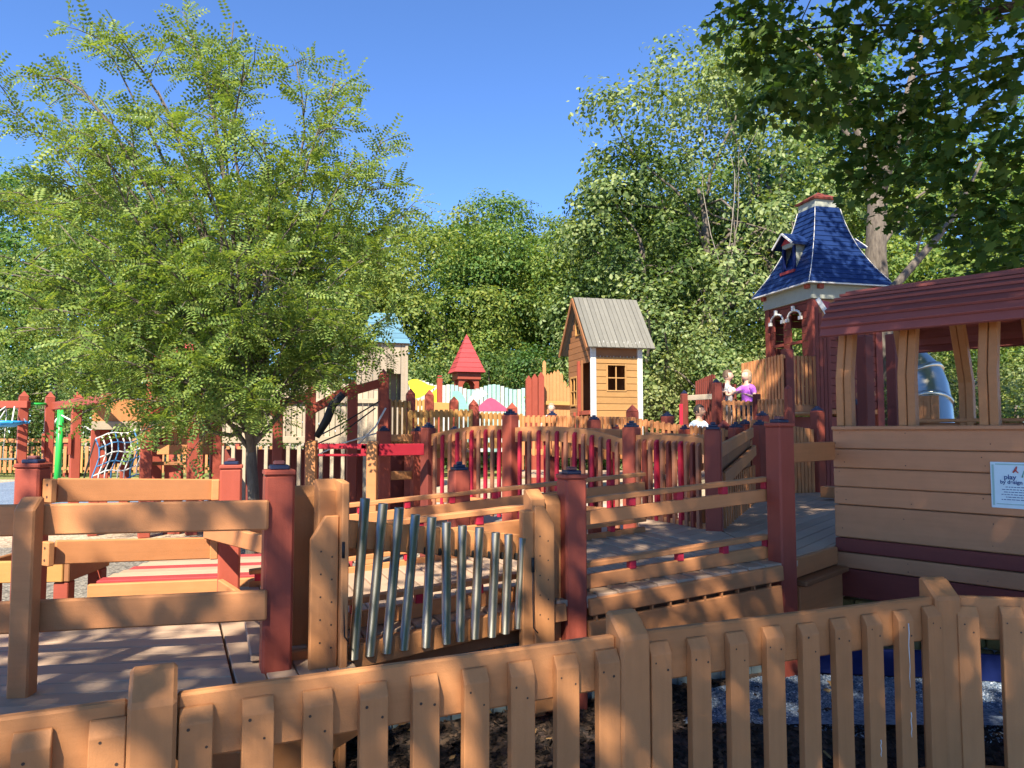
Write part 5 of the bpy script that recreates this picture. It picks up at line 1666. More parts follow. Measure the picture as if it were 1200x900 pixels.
def bg_tree_mesh(seed, a, b, h, z0, leaf, mat, nclump=150, cr=(0.55, 1.15), per=95, size=0.19, bark=BARK, lean=(0, 0), trunk_r=0.22, hollow=0.5, show=6):
    rng = np.random.default_rng(seed)
    C = crown_shape(rng, nclump, a, b, h, z0, lean, hollow)
    rr = rng.uniform(cr[0], cr[1], nclump)
    P, NN = puff_cloud(rng, C, rr, np.array([0, 0, z0 + h * 0.45]), per)
    n = len(P)
    co, fc = scatter(OVAL, OVALF, P, rot_mats(rng, n, 0.0, NN, 0.5), size * rng.uniform(0.7, 1.35, n))
    crown = np_mesh('crown', co, fc, mat)
    paths = []
    top = (lean[0] * 1.2, lean[1], z0 + h * 0.62)
    tp_, tr_ = limb_path(rng, (0, 0, -0.1), top, trunk_r, trunk_r * 0.25, 9, 0.03)
    paths.append((tp_, tr_))
    for i in range(show):
        c = C[rng.integers(len(C))]
        k = rng.integers(3, 8)
        paths.append(limb_path(rng, tp_[k], c, tr_[k] * 0.55, 0.02, 6, 0.1))
    v, f = tube_data(paths, 7)
    trunk = raw_mesh('trunk', v, f, bark, True)
    return crown, trunk

def place_tree(name, meshes, loc, rz, label, group=None, s=1.0):
    t = thing(name, label, 'tree', loc, group)
    M = Matrix.Translation(Vector(loc)) @ Matrix.Rotation(rz, 4, 'Z') @ Matrix.Scale(s, 4)
    link('crown', meshes[0], t, M)
    link('trunk', meshes[1], t, M)
    return t

TA = bg_tree_mesh(1, 3.9, 3.6, 9.6, 1.4, OVAL, L_BG1, 84, (0.9, 1.6), 330, 0.125, hollow=0.72)
TB = bg_tree_mesh(2, 3.6, 3.6, 8.2, 0.9, OVAL, L_BG2, 74, (0.9, 1.5), 330, 0.125, hollow=0.72)
TC = bg_tree_mesh(3, 3.0, 3.0, 11.8, 2.0, OVAL, L_BG4, 92, (0.7, 1.3), 210, 0.17, bark=BARK, show=10, hollow=0.6)
TDm = bg_tree_mesh(4, 3.9, 3.6, 11.2, 1.6, OVAL, L_BG3, 84, (0.7, 1.25), 230, 0.135, bark=BARK, show=16, hollow=0.5)
TE = bg_tree_mesh(5, 2.8, 2.6, 4.2, 0.0, OVAL, L_BG4, 46, (0.6, 1.1), 330, 0.105, hollow=0.6)
TF = bg_tree_mesh(6, 3.0, 2.6, 4.6, 0.0, OVAL, L_BG3, 46, (0.6, 1.1), 330, 0.10, hollow=0.6)

def gx(px, Y):
    return (px - 600) / FPX * Y

def th(py, Y):                # height at which pixel row py lies at distance Y
    return EYE + (504 - py) / FPX * Y

BG = 'trees of the wood behind the playground'
rows_ = [  # mesh, px, Y, top row, natural height, label
    (TA, 592, 40, 232, 11.7, 'tall rounded tree rising highest behind the red pencil turret'),
    (TB, 520, 37, 262, 9.8, 'yellow green tree between the blue roofed castle and the red turret'),
    (TB, 655, 36, 268, 9.8, 'sunny leafy tree just behind the yellow playhouse roof'),
    (TA, 690, 44, 262, 11.7, 'mid green tree behind the yellow playhouse and the tall dark tree'),
    (TB, 450, 42, 248, 9.8, 'broad tree behind the blue castle roof'),
    (TA, 560, 46, 246, 11.7, 'green tree deep in the wood behind the tallest rounded crown'),
    (TA, 40, 36, 172, 11.7, 'big tree behind the swing frame'),
    (TB, 150, 34, 215, 9.8, 'yellow green tree behind the climbing net deck'),
    (TA, 260, 38, 212, 11.7, 'mid green tree behind the honey locust trunk'),
    (TA, 360, 40, 225, 11.7, 'mid green tree behind the grey castle wall'),
    (TC, 752, 31, 125, 14.5, 'tall dark leafy tree standing right of the yellow playhouse'),
    (TDm, 822, 30, 22, 13.5, 'tall pale silvery tree with bare twigs behind the tower'),
    (TDm, 905, 33, 10, 13.5, 'grey green tree rising directly behind the navy tower roof'),
    (TC, 990, 36, 10, 14.5, 'tall tree behind the right side of the tower'),
    (TB, 1075, 30, 215, 9.8, 'bright yellow green tree beyond the train roof'),
    (TA, 1180, 34, 120, 11.7, 'green tree beyond the train car'),
    (TB, 1000, 27, 290, 9.8, 'sunlit low tree glimpsed between the train ribs and the tower'),
    (TB, 1290, 30, 200, 9.8, 'tree past the far end of the train'),
    (TA, 815, 44, 190, 11.7, 'green tree deep in the wood behind the silvery tree'),
    (TB, 905, 46, 170, 9.8, 'tree deep in the wood behind the tower'),
    (TA, 740, 47, 215, 11.7, 'green tree deep in the wood behind the tall dark tree'),
    (TA, -90, 34, 160, 11.7, 'green tree beyond the far end of the swing frame'),
]
for i, (m, px, Y, top, nh, lab) in enumerate(rows_):
    h = th(top, Y)
    place_tree('broadleaf_tree', m, (gx(px, Y), Y, 0), i * 1.7, lab, BG, h / nh)
bush = [  # understorey
    (TE, 85, 29, 1.05, 'dark bush behind the left end of the far picket fence'), (TF, 20, 30, 1.0, 'grey green bush behind the blue basket swing'),
    (TE, 235, 30, 1.1, 'dark bush behind the net climbing deck'), (TF, 330, 31, 1.0, 'pale bush behind the locust trunk'),
    (TE, 430, 31, 1.0, 'dark bush behind the grey castle'), (TF, 510, 31, 1.0, 'pale bush behind the yellow hill of the mural'),
    (TE, 585, 32, 1.1, 'dark bush between turret and playhouse'), (TF, 650, 31, 1.0, 'pale bush behind the golden crown of pickets'),
    (TE, 700, 30, 1.2, 'dark bush behind the yellow playhouse'), (TF, 790, 27, 1.25, 'sunny bush right of the yellow playhouse'),
    (TF, 850, 25, 1.1, 'leafy bush behind the children'), (TE, 930, 26, 1.1, 'dark bush behind the tower balcony'),
    (TF, 1060, 20, 0.8, 'bright bush behind the metal slide'), (TE, 1120, 19, 0.85, 'dark green bush seen through the train ribs'),
    (TF, 1190, 19, 0.8, 'pale bush seen through the last train ribs'), (TF, 770, 29, 1.5, 'tall pale bush beside the playhouse corner'),
]
for i, (m, px, Y, s, lab) in enumerate(bush):
    place_tree('bush', m, (gx(px, Y), Y, 0), i * 2.1, lab, 'bushes at the edge of the wood', s)['category'] = 'bush'

# honey locust
def honey_locust(loc):
    rng = np.random.default_rng(21)
    base = np.array(loc, float)
    t = thing('honey_locust_tree', 'airy young honey locust with fine feathery leaves rising from the gravel', 'tree', loc)
    paths, twigs = [], []
    fork = np.array([-0.02, 0.0, 1.75])
    tpts, trad = limb_path(rng, (0, 0, -0.05), fork, 0.085, 0.06, 7, 0.015)
    tpts = [Vector((p.x, p.y, max(p.z, -0.05))) for p in tpts]
    paths.append((tpts, trad))
    lead = []   # limb tips as photo pixels and depth offset, turned into metres from the foot
    for px, row, dy in [(40, 62, 0.2), (20, 125, -0.4), (110, 40, 0.0), (75, 110, -0.6), (200, 8, 0.2), (155, 70, -0.5), (270, 22, -0.2), (235, 60, 0.5), (330, 45, 0.3), (300, 90, -0.5),
                        (390, 85, -0.1), (360, 130, 0.6), (440, 150, 0.2), (420, 200, -0.5), (480, 235, 0.3), (455, 300, -0.5), (450, 360, 0.5), (425, 400, -0.4), (390, 440, -0.7), (400, 390, -1.1),
                        (5, 230, 0.3), (-10, 320, -0.5), (20, 370, 0.4), (60, 400, -0.8), (120, 440, -0.6), (170, 470, -1.0), (235, 495, -1.1), (335, 468, -1.2), (290, 440, -1.5), (200, 430, -1.5),
                        (110, 380, -1.3), (150, 300, -1.5), (240, 330, -1.7), (330, 340, -1.6), (380, 290, -1.3), (90, 260, -1.2), (180, 210, -1.3), (280, 220, -1.5), (340, 200, -1.2), (120, 170, -1.0), (220, 140, -1.0),
                        (100, 330, 1.4), (220, 250, 1.7), (340, 270, 1.5), (180, 400, 1.5), (330, 400, 1.3), (260, 150, 1.1), (60, 320, -1.0), (40, 200, 0.8)]:
        lead.append(((px - 297) * 9.2 / FPX, dy, EYE + (504 - row) * 9.2 / FPX))
    for i, tip in enumerate(lead):
        tip = np.array(tip)
        f0 = rng.uniform(0.78, 1.0) if tip[2] > 3 else rng.uniform(0.86, 1.0)
        start = fork * np.array([1, 1, f0])
        hgt = np.linalg.norm(tip - start)
        r0 = 0.010 + 0.0055 * hgt
        # vase shape: rise first, then spread
        pts, rad = [], []
        mid = start + (tip - start) * 0.45 + np.array([-(tip - start)[0] * 0.22, -(tip - start)[1] * 0.22, 0.12 * hgt])
        wob = rng.normal(size=3) * 0.09 * hgt
        nseg = 10
        for k in range(nseg + 1):
            f = k / nseg
            p = start * (1 - f) ** 2 + 2 * f * (1 - f) * mid + tip * f * f + wob * math.sin(2 * math.pi * f) * 0.5
            pts.append(Vector(p)); rad.append(r0 * (1 - 0.9 * f) + 0.003)
        paths.append((pts, rad))
        # side branches
        nb_ = int(5 + hgt * 1.7)
        for j in range(nb_):
            f = rng.uniform(0.28, 1.0)
            k = min(int(f * nseg), nseg - 1)
            p = np.array(pts[k]) + (np.array(pts[k + 1]) - np.array(pts[k])) * (f * nseg - k)
            d = np.array(pts[min(k + 1, nseg)]) - np.array(pts[k]); d /= np.linalg.norm(d)
            out = p - np.array([-0.35, 0, 3.6]); out[2] *= 0.25; out /= np.linalg.norm(out) + 1e-6
            dr = 0.55 * d + 0.65 * out + 0.65 * rng.normal(size=3); dr[2] = dr[2] * 0.6 + 0.05
            dr /= np.linalg.norm(dr)
            ln = rng.uniform(0.35, 0.95) * (1.15 - 0.45 * f)
            q = p + dr * ln + np.array([0, 0, -0.06 * ln])
            bp_, br_ = limb_path(rng, p, q, 0.010, 0.003, 5, 0.05)
            paths.append((bp_, br_))
            twigs.append((bp_, dr))
        twigs.append((pts[-4:], (tip - np.array(pts[-4])) / np.linalg.norm(tip - np.array(pts[-4]))))
    v, f = tube_data(paths, 6)
    link('trunk', raw_mesh('trunk', v, f, BARK, True), t, Matrix.Translation(Vector(loc)))
    # fronds: a stalk with paired leaflets, drooping at the tip
    tm, fcs = [], []
    npair = 6
    for k in range(npair):
        y = 0.12 + 0.88 * k / (npair - 1)
        z = -0.22 * y * y
        for sgn_ in (-1, 1):
            b_ = len(tm)
            ll = 0.23 * (1 - 0.35 * abs(y - 0.5))
            tm += [(0, y - 0.03, z), (sgn_ * ll * 0.5, y - 0.055, z - 0.012), (sgn_ * ll, y + 0.03, z - 0.05), (sgn_ * ll * 0.45, y + 0.075, z - 0.01)]
            fcs.append((b_, b_ + 1, b_ + 2, b_ + 3) if sgn_ > 0 else (b_ + 3, b_ + 2, b_ + 1, b_))
    tm = np.array(tm, float); fcs = np.array(fcs)
    pos, dirs = [], []
    for bp_, dr in twigs:
        n = rng.integers(15, 23)
        for _ in range(n):
            f = rng.uniform(0.1, 1.0) * (len(bp_) - 1)
            k = min(int(f), len(bp_) - 2)
            p = np.array(bp_[k]) * (1 - (f - k)) + np.array(bp_[k + 1]) * (f - k)
            side = rng.normal(size=3); side -= side.dot(dr) * dr
            side[2] *= 0.45
            pos.append(p + side * 0.055)
            dd = 0.55 * np.array(dr) + 0.8 * side / (np.linalg.norm(side) + 1e-6) + 0.25 * rng.normal(size=3)
            dirs.append(dd / np.linalg.norm(dd))
    pos = np.array(pos); dirs = np.array(dirs)
    n = len(pos)
    up = np.tile(np.array([0, 0, 1.0]), (n, 1)) + 0.55 * rng.normal(size=(n, 3))
    x = np.cross(dirs, up); x /= np.linalg.norm(x, axis=1, keepdims=True)
    z = np.cross(x, dirs)
    co, fc = scatter(tm, fcs, pos, np.stack([x, dirs, z], axis=2), rng.uniform(0.17, 0.28, n))
    link('crown', np_mesh('crown', co, fc, L_LOC), t, Matrix.Translation(Vector(loc)))
    print('locust fronds', n)
honey_locust((gx(297, 9.2), 9.2, 0))

# maples that shade the foreground
def maple(name, label, foot, fork, centres, radii, per, trunk_r, limbs, size=(0.085, 0.165), seed=1, bark=BARKD):
    rng = np.random.default_rng(seed)
    t = thing(name, label, 'tree', foot)
    C = np.array(centres); rr = np.array(radii)
    P, NN = [], []
    for c, r, pr in zip(C, rr, per):
        n = max(5, int(pr * r * r * rng.uniform(0.75, 1.2)))
        d = rng.normal(size=(n, 3)); d /= np.linalg.norm(d, axis=1, keepdims=True)
        P.append(c + d * (r * rng.random(n) ** 0.45)[:, None] * np.array([1, 1, 0.62]))
        NN.append(d * 0.4 + np.array([0, 0, 0.9]))
    P = np.concatenate(P); NN = np.concatenate(NN)
    n = len(P)
    co, fc = scatter(MAPLE, MAPLEF, P, rot_mats(rng, n, 0.0, NN, 0.6), rng.uniform(size[0], size[1], n))
    org = np.array(foot, float)
    link('crown', np_mesh('crown', co - org, fc, L_MAP), t, Matrix.Translation(Vector(foot)))
    paths = [limb_path(rng, foot, fork, trunk_r, trunk_r * 0.7, 8, 0.02)]
    for tip, r in limbs:
        lp = limb_path(rng, fork, tip, r, 0.03, 9, 0.06)
        paths.append(lp)
        near = C[np.argsort(np.linalg.norm(C - np.array(tip), axis=1))[:9]]
        for c in near:
            k = rng.integers(3, 9)
            paths.append(limb_path(rng, lp[0][k], c, min(lp[1][k] * 0.5, 0.035), 0.006, 5, 0.08))
    v, f = tube_data(paths, 7)
    link('trunk', raw_mesh('trunk', [p - Vector(foot) for p in v], f, bark, True), t, Matrix.Translation(Vector(foot)))
    print(name, 'leaves', n)

rng = np.random.default_rng(5)
# branch ends of the maple that hang into view (pixel, row, distance)
hang = [(872, 22, 8.6), (905, 40, 8.4), (940, 30, 8.2), (975, 45, 8.0), (1010, 25, 8.0), (1050, 40, 7.8), (1090, 25, 7.6), (1130, 40, 7.5), (1170, 25, 7.2), (1200, 50, 7.0),
        (880, 62, 8.8), (915, 78, 8.6), (950, 85, 8.3), (985, 75, 9.0), (1105, 80, 7.8), (1140, 90, 7.6), (1180, 95, 7.2), (905, 105, 8.7), (940, 120, 8.5),
        (1075, 100, 8.2), (1030, 110, 8.6), (1060, 135, 8.4), (1100, 130, 8.0), (1140, 140, 7.8), (1180, 150, 7.4), (1010, 150, 8.8), (1045, 170, 8.6), (1085, 170, 8.2),
        (1125, 180, 8.0), (1165, 190, 7.6), (1200, 200, 7.2), (1030, 200, 8.9), (1070, 205, 8.5), (1110, 220, 8.2), (1150, 230, 7.8), (1190, 240, 7.5), (1085, 240, 8.6), (1128, 258, 8.2),
        (1170, 270, 7.8), (1200, 285, 7.4), (1160, 305, 8.4), (1190, 315, 8.0), (1000, 195, 9.2), (985, 130, 9.2), (870, 0, 8.8), (930, 0, 8.4), (1000, 0, 8.0), (1080, 0, 7.6), (1160, 0, 7.2),
        (858, 35, 8.9), (893, 128, 8.9), (1015, 225, 9.2), (1048, 248, 9.0)]
cen, rad = [], []
for px, py, Y in hang:
    p = at(px + rng.uniform(-8, 8), py + rng.uniform(-8, 8), Y + rng.uniform(-0.5, 0.5))
    cen.append(tuple(p)); rad.append(rng.uniform(0.36, 0.56))
vis = len(cen)
def canopy(rng, n, poly, zlo, zhi):
    """clump centres of an unseen crown shaped along sun rays to cast shade, outline given at 9 m height, kept above the view"""
    out = []
    xs = [p[0] for p in poly]; ys = [p[1] for p in poly]
    while len(out) < n:
        x, y = rng.uniform(min(xs), max(xs)), rng.uniform(min(ys), max(ys))
        if not inside(x, y, poly):
            continue
        z = rng.uniform(zlo, zhi)
        p = (x + sdir.x / sdir.z * (z - 9), y + sdir.y / sdir.z * (z - 9), z)
        if p[1] > -1.5 and (p[2] - EYE - 0.8) / (p[1] + 1.5) < 0.64:
            continue
        out.append(p)
    return out
more = canopy(rng, 370, [(-2.7, 2.6), (-1.7, -2.4), (0.0, -3.2), (9.5, -3.2), (11, 7.5), (2.6, 7.6), (0.4, 4.6)], 7.2, 11.2)
more += canopy(rng, 150, [(4.0, 7.5), (10.0, 7.5), (10.5, 16.0), (5.6, 16.0), (4.2, 11.5)], 9.5, 13.0)  # unseen clumps added to shade the tower
more += canopy(rng, 26, [(-0.2, -0.6), (3.4, -0.6), (3.4, -3.3), (-0.2, -3.3)], 7.5, 10.5)  # unseen clumps added to shade the train wall
nvis = len(cen)
cen += more; rad += list(rng.uniform(0.7, 1.05, len(more)))
maple('maple_tree', 'big dark maple with lobed leaves hanging in above the train roof', (9.2, 6.4, 0), (8.6, 6.0, 4.6), cen, rad, [300] * nvis + [150] * len(more), 0.34,
      [((4.6, 8.2, 6.2), 0.15), ((3.6, 8.2, 7.4), 0.13), ((5.2, 3.0, 8.2), 0.15), ((2.0, 1.5, 8.8), 0.13), ((7.0, 9.0, 8.5), 0.14), ((6.5, 0.0, 8.0), 0.13), ((9.5, 3.0, 9.5), 0.14), ((3.0, -1.5, 8.0), 0.12)], seed=3)
cen2 = canopy(rng, 235, [(-1.7, -1.8), (-2.4, -3.0), (-6.5, -3.8), (-6.5, -8.0), (8.0, -8.0), (8.0, -1.4)], 6.4, 9.8)
cen2 += canopy(rng, 20, [(-2.0, -3.2), (1.8, -3.2), (1.8, -5.8), (-2.0, -5.8)], 6.8, 9.6)  # unseen clumps added to shade the near picket fence
maple('maple_tree', 'maple behind the viewer whose crown dapples the picket fence and low deck', (-0.8, -6.2, 0), (-0.8, -5.8, 4.6), cen2, list(rng.uniform(0.6, 0.95, len(cen2))), [140] * len(cen2), 0.28,
      [((-4.5, -5.0, 7.6), 0.12), ((-2.0, -2.5, 8.0), 0.12), ((1.0, -2.0, 8.0), 0.12), ((2.5, -5.0, 7.5), 0.11), ((-3.0, -7.0, 7.8), 0.11), ((0.0, -5.0, 9.0), 0.12)], seed=8)

# big pale-barked tree behind the tower with a leaning limb and bare twigs
bt = thing('poplar_tree', 'old pale trunk with leaning bare limbs rising behind the tower', 'tree', (gx(1028, 19), 19, 0))
rng = np.random.default_rng(12)
pths = []
pths.append(([Vector(at(1040, 480, 19)) - V(0, 0, 1.2), at(1032, 380, 19), at(1026, 300, 19), at(1028, 240, 19), at(1020, 190, 19.2), at(1000, 130, 19.5), at(985, 60, 19.6)], [0.36, 0.30, 0.27, 0.25, 0.20, 0.15, 0.08]))
pths.append(([at(1028, 240, 19), at(1045, 180, 18.8), at(1062, 120, 18.5), at(1080, 40, 18.5)], [0.17, 0.14, 0.11, 0.05]))
for a, b, r in (((1020, 190), (930, 90), 0.09), ((1000, 130), (900, 20), 0.06), ((1026, 300), (1150, 190), 0.07)):
    pths.append(limb_path(rng, at(*a, 19.1), at(*b, 19.3), r, 0.015, 8, 0.05))
pths.append(([at(985, 400, 17), at(1048, 336, 17), at(1075, 305, 17), at(1100, 277, 17), at(1122, 247, 17), at(1150, 190, 17)], [0.12, 0.10, 0.09, 0.075, 0.06, 0.03]))
pths.append(([at(1072, 308, 17), at(1078, 280, 17), at(1090, 245, 17.2)], [0.035, 0.025, 0.01]))
v, f = tube_data(pths, 8)
o_ = Vector((gx(1028, 19), 19, 0))
link('trunk', raw_mesh('trunk', [p - o_ for p in v], f, BARK, True), bt, Matrix.Translation(o_))
C = np.array([tuple(at(px + rng.uniform(-25, 25), py + rng.uniform(-25, 25), 19 + rng.uniform(-1.5, 1.5))) for px, py in [(985, 60), (930, 90), (900, 20), (960, 20), (1080, 40), (1040, 90), (1000, 100), (1150, 190), (1110, 230), (950, 150), (975, 190), (1060, 20), (890, 60), (920, 150), (1090, 250), (1100, 300)]])
P, NN = clump_cloud(rng, C, rng.uniform(0.5, 0.9, len(C)), 150)
co, fc = scatter(OVAL, OVALF, P, rot_mats(rng, len(P), 0, NN, 0.7), 0.15 * rng.uniform(0.7, 1.3, len(P)))
link('crown', np_mesh('crown', co - np.array(o_), fc, L_BG1), bt, Matrix.Translation(o_))
# bare grey snag twigs in front of the pale tree
sn = thing('dead_branch', 'bare silvery dead branches reaching up among the pale leaves', 'branch', (gx(840, 26), 26, 0))
pths = []
for (x0, y0, x1, y1) in ((842, 470, 850, 330), (850, 330, 815, 120), (850, 330, 870, 150), (848, 380, 905, 250), (846, 400, 800, 300), (842, 455, 858, 415), (842, 455, 822, 425), (844, 445, 880, 408), (835, 230, 790, 150), (860, 240, 900, 130), (850, 330, 830, 60)):
    pths.append(limb_path(rng, at(x0, y0, 27), at(x1, y1, 27.2), 0.022 if y0 > 320 else 0.012, 0.004, 8, 0.05))
pths.append(([Vector((gx(840, 26), 26, -0.1)), at(842, 470, 26)], [0.10, 0.06]))
v, f = tube_data(pths, 6)
o_ = Vector((gx(840, 26), 26, 0))
link('limb', raw_mesh('limb', [p - o_ for p in v], f, BARKP, True), sn, Matrix.Translation(o_))

# ------------------------------------------------------------------ people
SKIN = plain('skin', (0.50, 0.28, 0.18), rough=0.55, noise=0.05)
SKIN2 = plain('skin_fair', (0.58, 0.36, 0.26), rough=0.55, noise=0.05)
EYEM = plain('eye_dark', (0.02, 0.015, 0.012), rough=0.3)
LIP = plain('lip', (0.36, 0.13, 0.11), rough=0.5)
def cloth(name, c):
    return plain(name, c, rough=0.85, noise=0.18, scale=9)
def hair_mat(name, c):
    return plain(name, c, rough=0.6, noise=0.35, scale=60)

def skin_mesh(name, verts, edges, radii, mat, root=0, sub=2):
    me = bpy.data.meshes.new(name)
    me.from_pydata([tuple(v) for v in verts], edges, [])
    ob = bpy.data.objects.new(name, me)
    COL.objects.link(ob)
    ob.modifiers.new('skin', 'SKIN').use_smooth_shade = True
    s = ob.modifiers.new('sub', 'SUBSURF'); s.levels = sub; s.render_levels = sub
    for i, r in enumerate(radii):
        sv = me.skin_vertices[0].data[i]
        sv.radius = (r, r) if not isinstance(r, tuple) else r
        sv.use_root = (i == root)
    dg = bpy.context.evaluated_depsgraph_get()
    out = bpy.data.meshes.new_from_object(ob.evaluated_get(dg))
    bpy.data.objects.remove(ob, do_unlink=True)
    out.materials.clear(); out.materials.append(mat)
    out.shade_smooth()
    return out

def child(label, loc, rz, H_, shirt, shorts, hair, skin=SKIN, arms=None, long_hair=False, head_turn=0.0, print_mat=None):
    """figure of height H_ facing local -y"""
    k = H_ / 1.20
    p = thing('person', label, 'person', loc, None)
    M = Matrix.Translation(Vector(loc)) @ Matrix.Rotation(rz, 4, 'Z') @ Matrix.Scale(k, 4)
    arms = arms or [((-0.24, 0.0, 0.70), (-0.25, -0.05, 0.52)), ((0.24, 0.0, 0.70), (0.25, -0.05, 0.52))]
    v, e, r = [], [], []
    def add(co, rad, par=None):
        v.append(co); r.append(rad)
        if par is not None:
            e.append((par, len(v) - 1))
        return len(v) - 1
    pel = add((0, 0, 0.58), (0.105, 0.08))
    wst = add((0, 0, 0.68), (0.095, 0.072), pel)
    cst = add((0, 0.005, 0.82), (0.115, 0.08), wst)
    nk0 = add((0, 0.01, 0.91), (0.06, 0.05), cst)
    nk = add((0, 0.0, 0.965), 0.036, nk0)
    hd = add((0, -0.012, 1.04), 0.066, nk)
    for s, (el, hn) in zip((-1, 1), arms):
        sh = add((s * 0.125, 0.01, 0.875), 0.043, nk0)
        elb = add(el, 0.028, sh)
        wr = add(hn, 0.020, elb)
        d = (Vector(hn) - Vector(el)).normalized()
        pm_ = add(tuple(Vector(hn) + d * 0.045), (0.026, 0.016), wr)
        side = d.cross(Vector((0, 0, 1)) if abs(d.z) < 0.8 else Vector((0, 1, 0))).normalized()
        for q, (o_, ln) in enumerate(((-0.018, 0.040), (-0.006, 0.048), (0.006, 0.045), (0.018, 0.036))):
            a_ = add(tuple(Vector(hn) + d * 0.062 + side * o_), 0.0075, pm_)
            add(tuple(Vector(hn) + d * (0.062 + ln) + side * o_ * 1.2 + Vector((0, -0.01, -0.006))), 0.006, a_)
        a_ = add(tuple(Vector(hn) + d * 0.03 - side * 0.026), 0.008, wr)
        add(tuple(Vector(hn) + d * 0.055 - side * 0.040), 0.0065, a_)
    for s in (-1, 1):
        hp = add((s * 0.065, 0, 0.53), 0.072, pel)
        kn = add((s * 0.075, -0.015, 0.30), 0.046, hp)
        an = add((s * 0.075, 0.01, 0.06), 0.028, kn)
        add((s * 0.08, -0.09, 0.025), (0.028, 0.022), an)
    body = link('body', skin_mesh('body', v, e, r, skin), p, M)
    # head with face
    bm = bmesh.new()
    bmesh.ops.create_uvsphere(bm, u_segments=20, v_segments=14, radius=1.0)
    for q in bm.verts:
        x, y, z = q.co
        jaw = 1.0 - 0.25 * max(0, -z) ** 1.5
        q.co = Vector((x * 0.076 * jaw, y * 0.090 * jaw, z * 0.105))
        if y < -0.85 and abs(x) < 0.22 and -0.35 < z < 0.1:
            q.co.y -= 0.014
        if y < -0.6 and abs(abs(x) - 0.4) < 0.2 and 0.0 < z < 0.25:
            q.co.y += 0.006
    me = bpy.data.meshes.new('head'); bm.to_mesh(me); bm.free(); me.materials.append(skin); me.shade_smooth()
    MH_ = M @ Matrix.Translation((0, -0.012, 1.085)) @ Matrix.Rotation(head_turn, 4, 'Z')
    hd_ = link('head', me, p, MH_)
    def ball(name, c, s, m, par):
        b2 = bmesh.new(); bmesh.ops.create_uvsphere(b2, u_segments=8, v_segments=6, radius=1.0)
        for q in b2.verts:
            q.co = Vector((q.co.x * s[0], q.co.y * s[1], q.co.z * s[2]))
        mm = bpy.data.meshes.new(name); b2.to_mesh(mm); b2.free(); mm.materials.append(m); mm.shade_smooth()
        return link(name, mm, par, MH_ @ Matrix.Translation(c))
    for s in (-1, 1):
        ball('eye', (s * 0.030, -0.077, 0.012), (0.011, 0.006, 0.008), EYEM, hd_)
        ball('ear', (s * 0.076, 0.008, 0.0), (0.010, 0.018, 0.026), skin, hd_)
    ball('mouth', (0, -0.078, -0.050), (0.020, 0.006, 0.006), LIP, hd_)
    # hair cap
    bm = bmesh.new()
    bmesh.ops.create_uvsphere(bm, u_segments=20, v_segments=16, radius=1.0)
    dele = [q for q in bm.verts if (q.co.y < -0.35 and q.co.z < 0.45) or q.co.z < (-0.9 if long_hair else -0.35)]
    bmesh.ops.delete(bm, geom=dele, context='VERTS')
    rr_ = random.Random(3)
    for q in bm.verts:
        s = 1 + rr_.uniform(-0.03, 0.05)
        q.co = Vector((q.co.x * 0.084 * s, q.co.y * 0.098 * s + 0.004, q.co.z * 0.113 * s + 0.004))
        if long_hair and q.co.z < -0.02:
            q.co.z -= 0.05
    me = bpy.data.meshes.new('hair'); bm.to_mesh(me); bm.free(); me.materials.append(hair); me.shade_smooth()
    link('hair', me, hd_, MH_)
    # shirt: torso and short sleeves
    sv, se, sr = [(0, 0, 0.56), (0, 0, 0.68), (0, 0.005, 0.82), (0, 0.01, 0.905)], [(0, 1), (1, 2), (2, 3)], [(0.125, 0.098), (0.112, 0.088), (0.128, 0.094), (0.072, 0.06)]
    for s, (el, hn) in zip((-1, 1), arms):
        i = len(sv)
        sv += [(s * 0.125, 0.01, 0.875), tuple(Vector((s * 0.125, 0.01, 0.875)).lerp(Vector(el), 0.7))]
        se += [(3, i), (i, i + 1)]
        sr += [0.054, 0.046]
    sh_ = link('shirt', skin_mesh('shirt', sv, se, sr, shirt), p, M)
    pv = [(0, 0, 0.58), (-0.067, 0, 0.53), (-0.075, -0.01, 0.36), (0.067, 0, 0.53), (0.075, -0.01, 0.36)]
    link('shorts', skin_mesh('shorts', pv, [(0, 1), (1, 2), (0, 3), (3, 4)], [(0.118, 0.09), 0.083, 0.068, 0.083, 0.068], shorts), p, M)
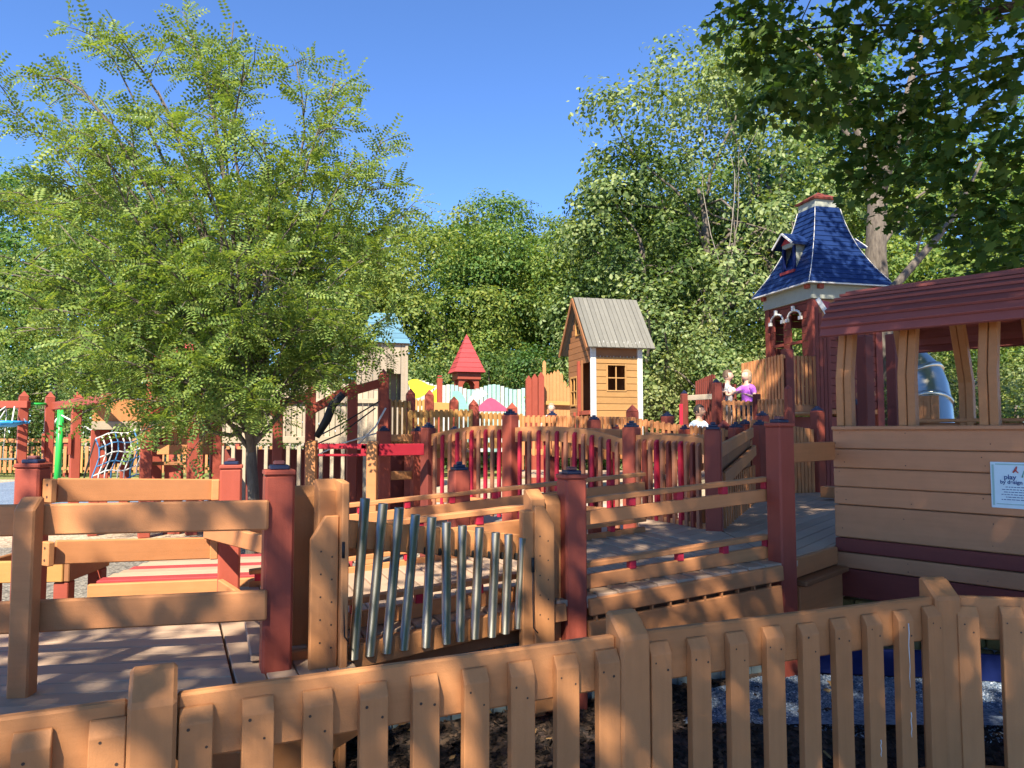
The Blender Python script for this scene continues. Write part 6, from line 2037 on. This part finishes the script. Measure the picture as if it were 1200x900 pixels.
    for s in (-1, 1):
        box('shoe', p, None, (0.07, 0.17, 0.055), EYEM, bev=0.018, seg=2, M=M @ Matrix.Translation((s * 0.08, -0.04, 0.028)))
    if print_mat:
        me = poly_mesh([(-0.05, -0.05), (-0.02, -0.06), (0.03, -0.05), (0.05, 0.0), (0.03, 0.05), (-0.01, 0.06), (-0.05, 0.03)], 0.006, print_mat)
        link('shirt_print', me, sh_, M @ Matrix.Translation((0.015, -0.108, 0.76)))
    return p

WT = cloth('white_cotton', (0.62, 0.70, 0.78)); PUR = cloth('purple_cotton', (0.48, 0.13, 0.60)); CRM = cloth('cream_cotton', (0.68, 0.64, 0.56))
DK = cloth('dark_shorts', (0.04, 0.045, 0.07)); GRY = cloth('grey_shorts', (0.2, 0.2, 0.22))
HB_ = hair_mat('hair_black', (0.015, 0.012, 0.010)); HBR = hair_mat('hair_brown', (0.10, 0.06, 0.035)); HBL = hair_mat('hair_sandy', (0.30, 0.21, 0.12))
PR = cloth('black_print', (0.03, 0.03, 0.035))
# children stand on the ramp or landing decks
Yk = 12.4
child('dark haired child in pale tee with black print behind the ramp railing', (gx2(819, Yk), Yk, 0.86), R(25), 1.22, WT, DK, HB_, SKIN, print_mat=PR, head_turn=R(30))
Yk = 14.2
child('brown haired child in white shirt reaching out at the landing railing', (gx2(853, Yk), Yk, 1.53), R(60), 1.28, CRM, GRY, HBR, SKIN2, arms=[((-0.24, -0.05, 0.72), (-0.22, -0.2, 0.78)), ((0.22, -0.14, 0.80), (0.18, -0.34, 0.82))])
child('sandy haired child in purple top leaning over the landing railing', (gx2(876, 14.0), 14.0, 1.50), R(-65), 1.30, PUR, DK, HBL, SKIN2, arms=[((-0.22, -0.14, 0.78), (-0.18, -0.32, 0.80)), ((0.24, -0.05, 0.70), (0.22, -0.2, 0.74))], long_hair=True)
Yk = 16.4
child('fair child in cream shirt beside the golden crown fence', (gx2(646, Yk), Yk, 1.05), R(10), 1.20, CRM, GRY, HBL, SKIN2)
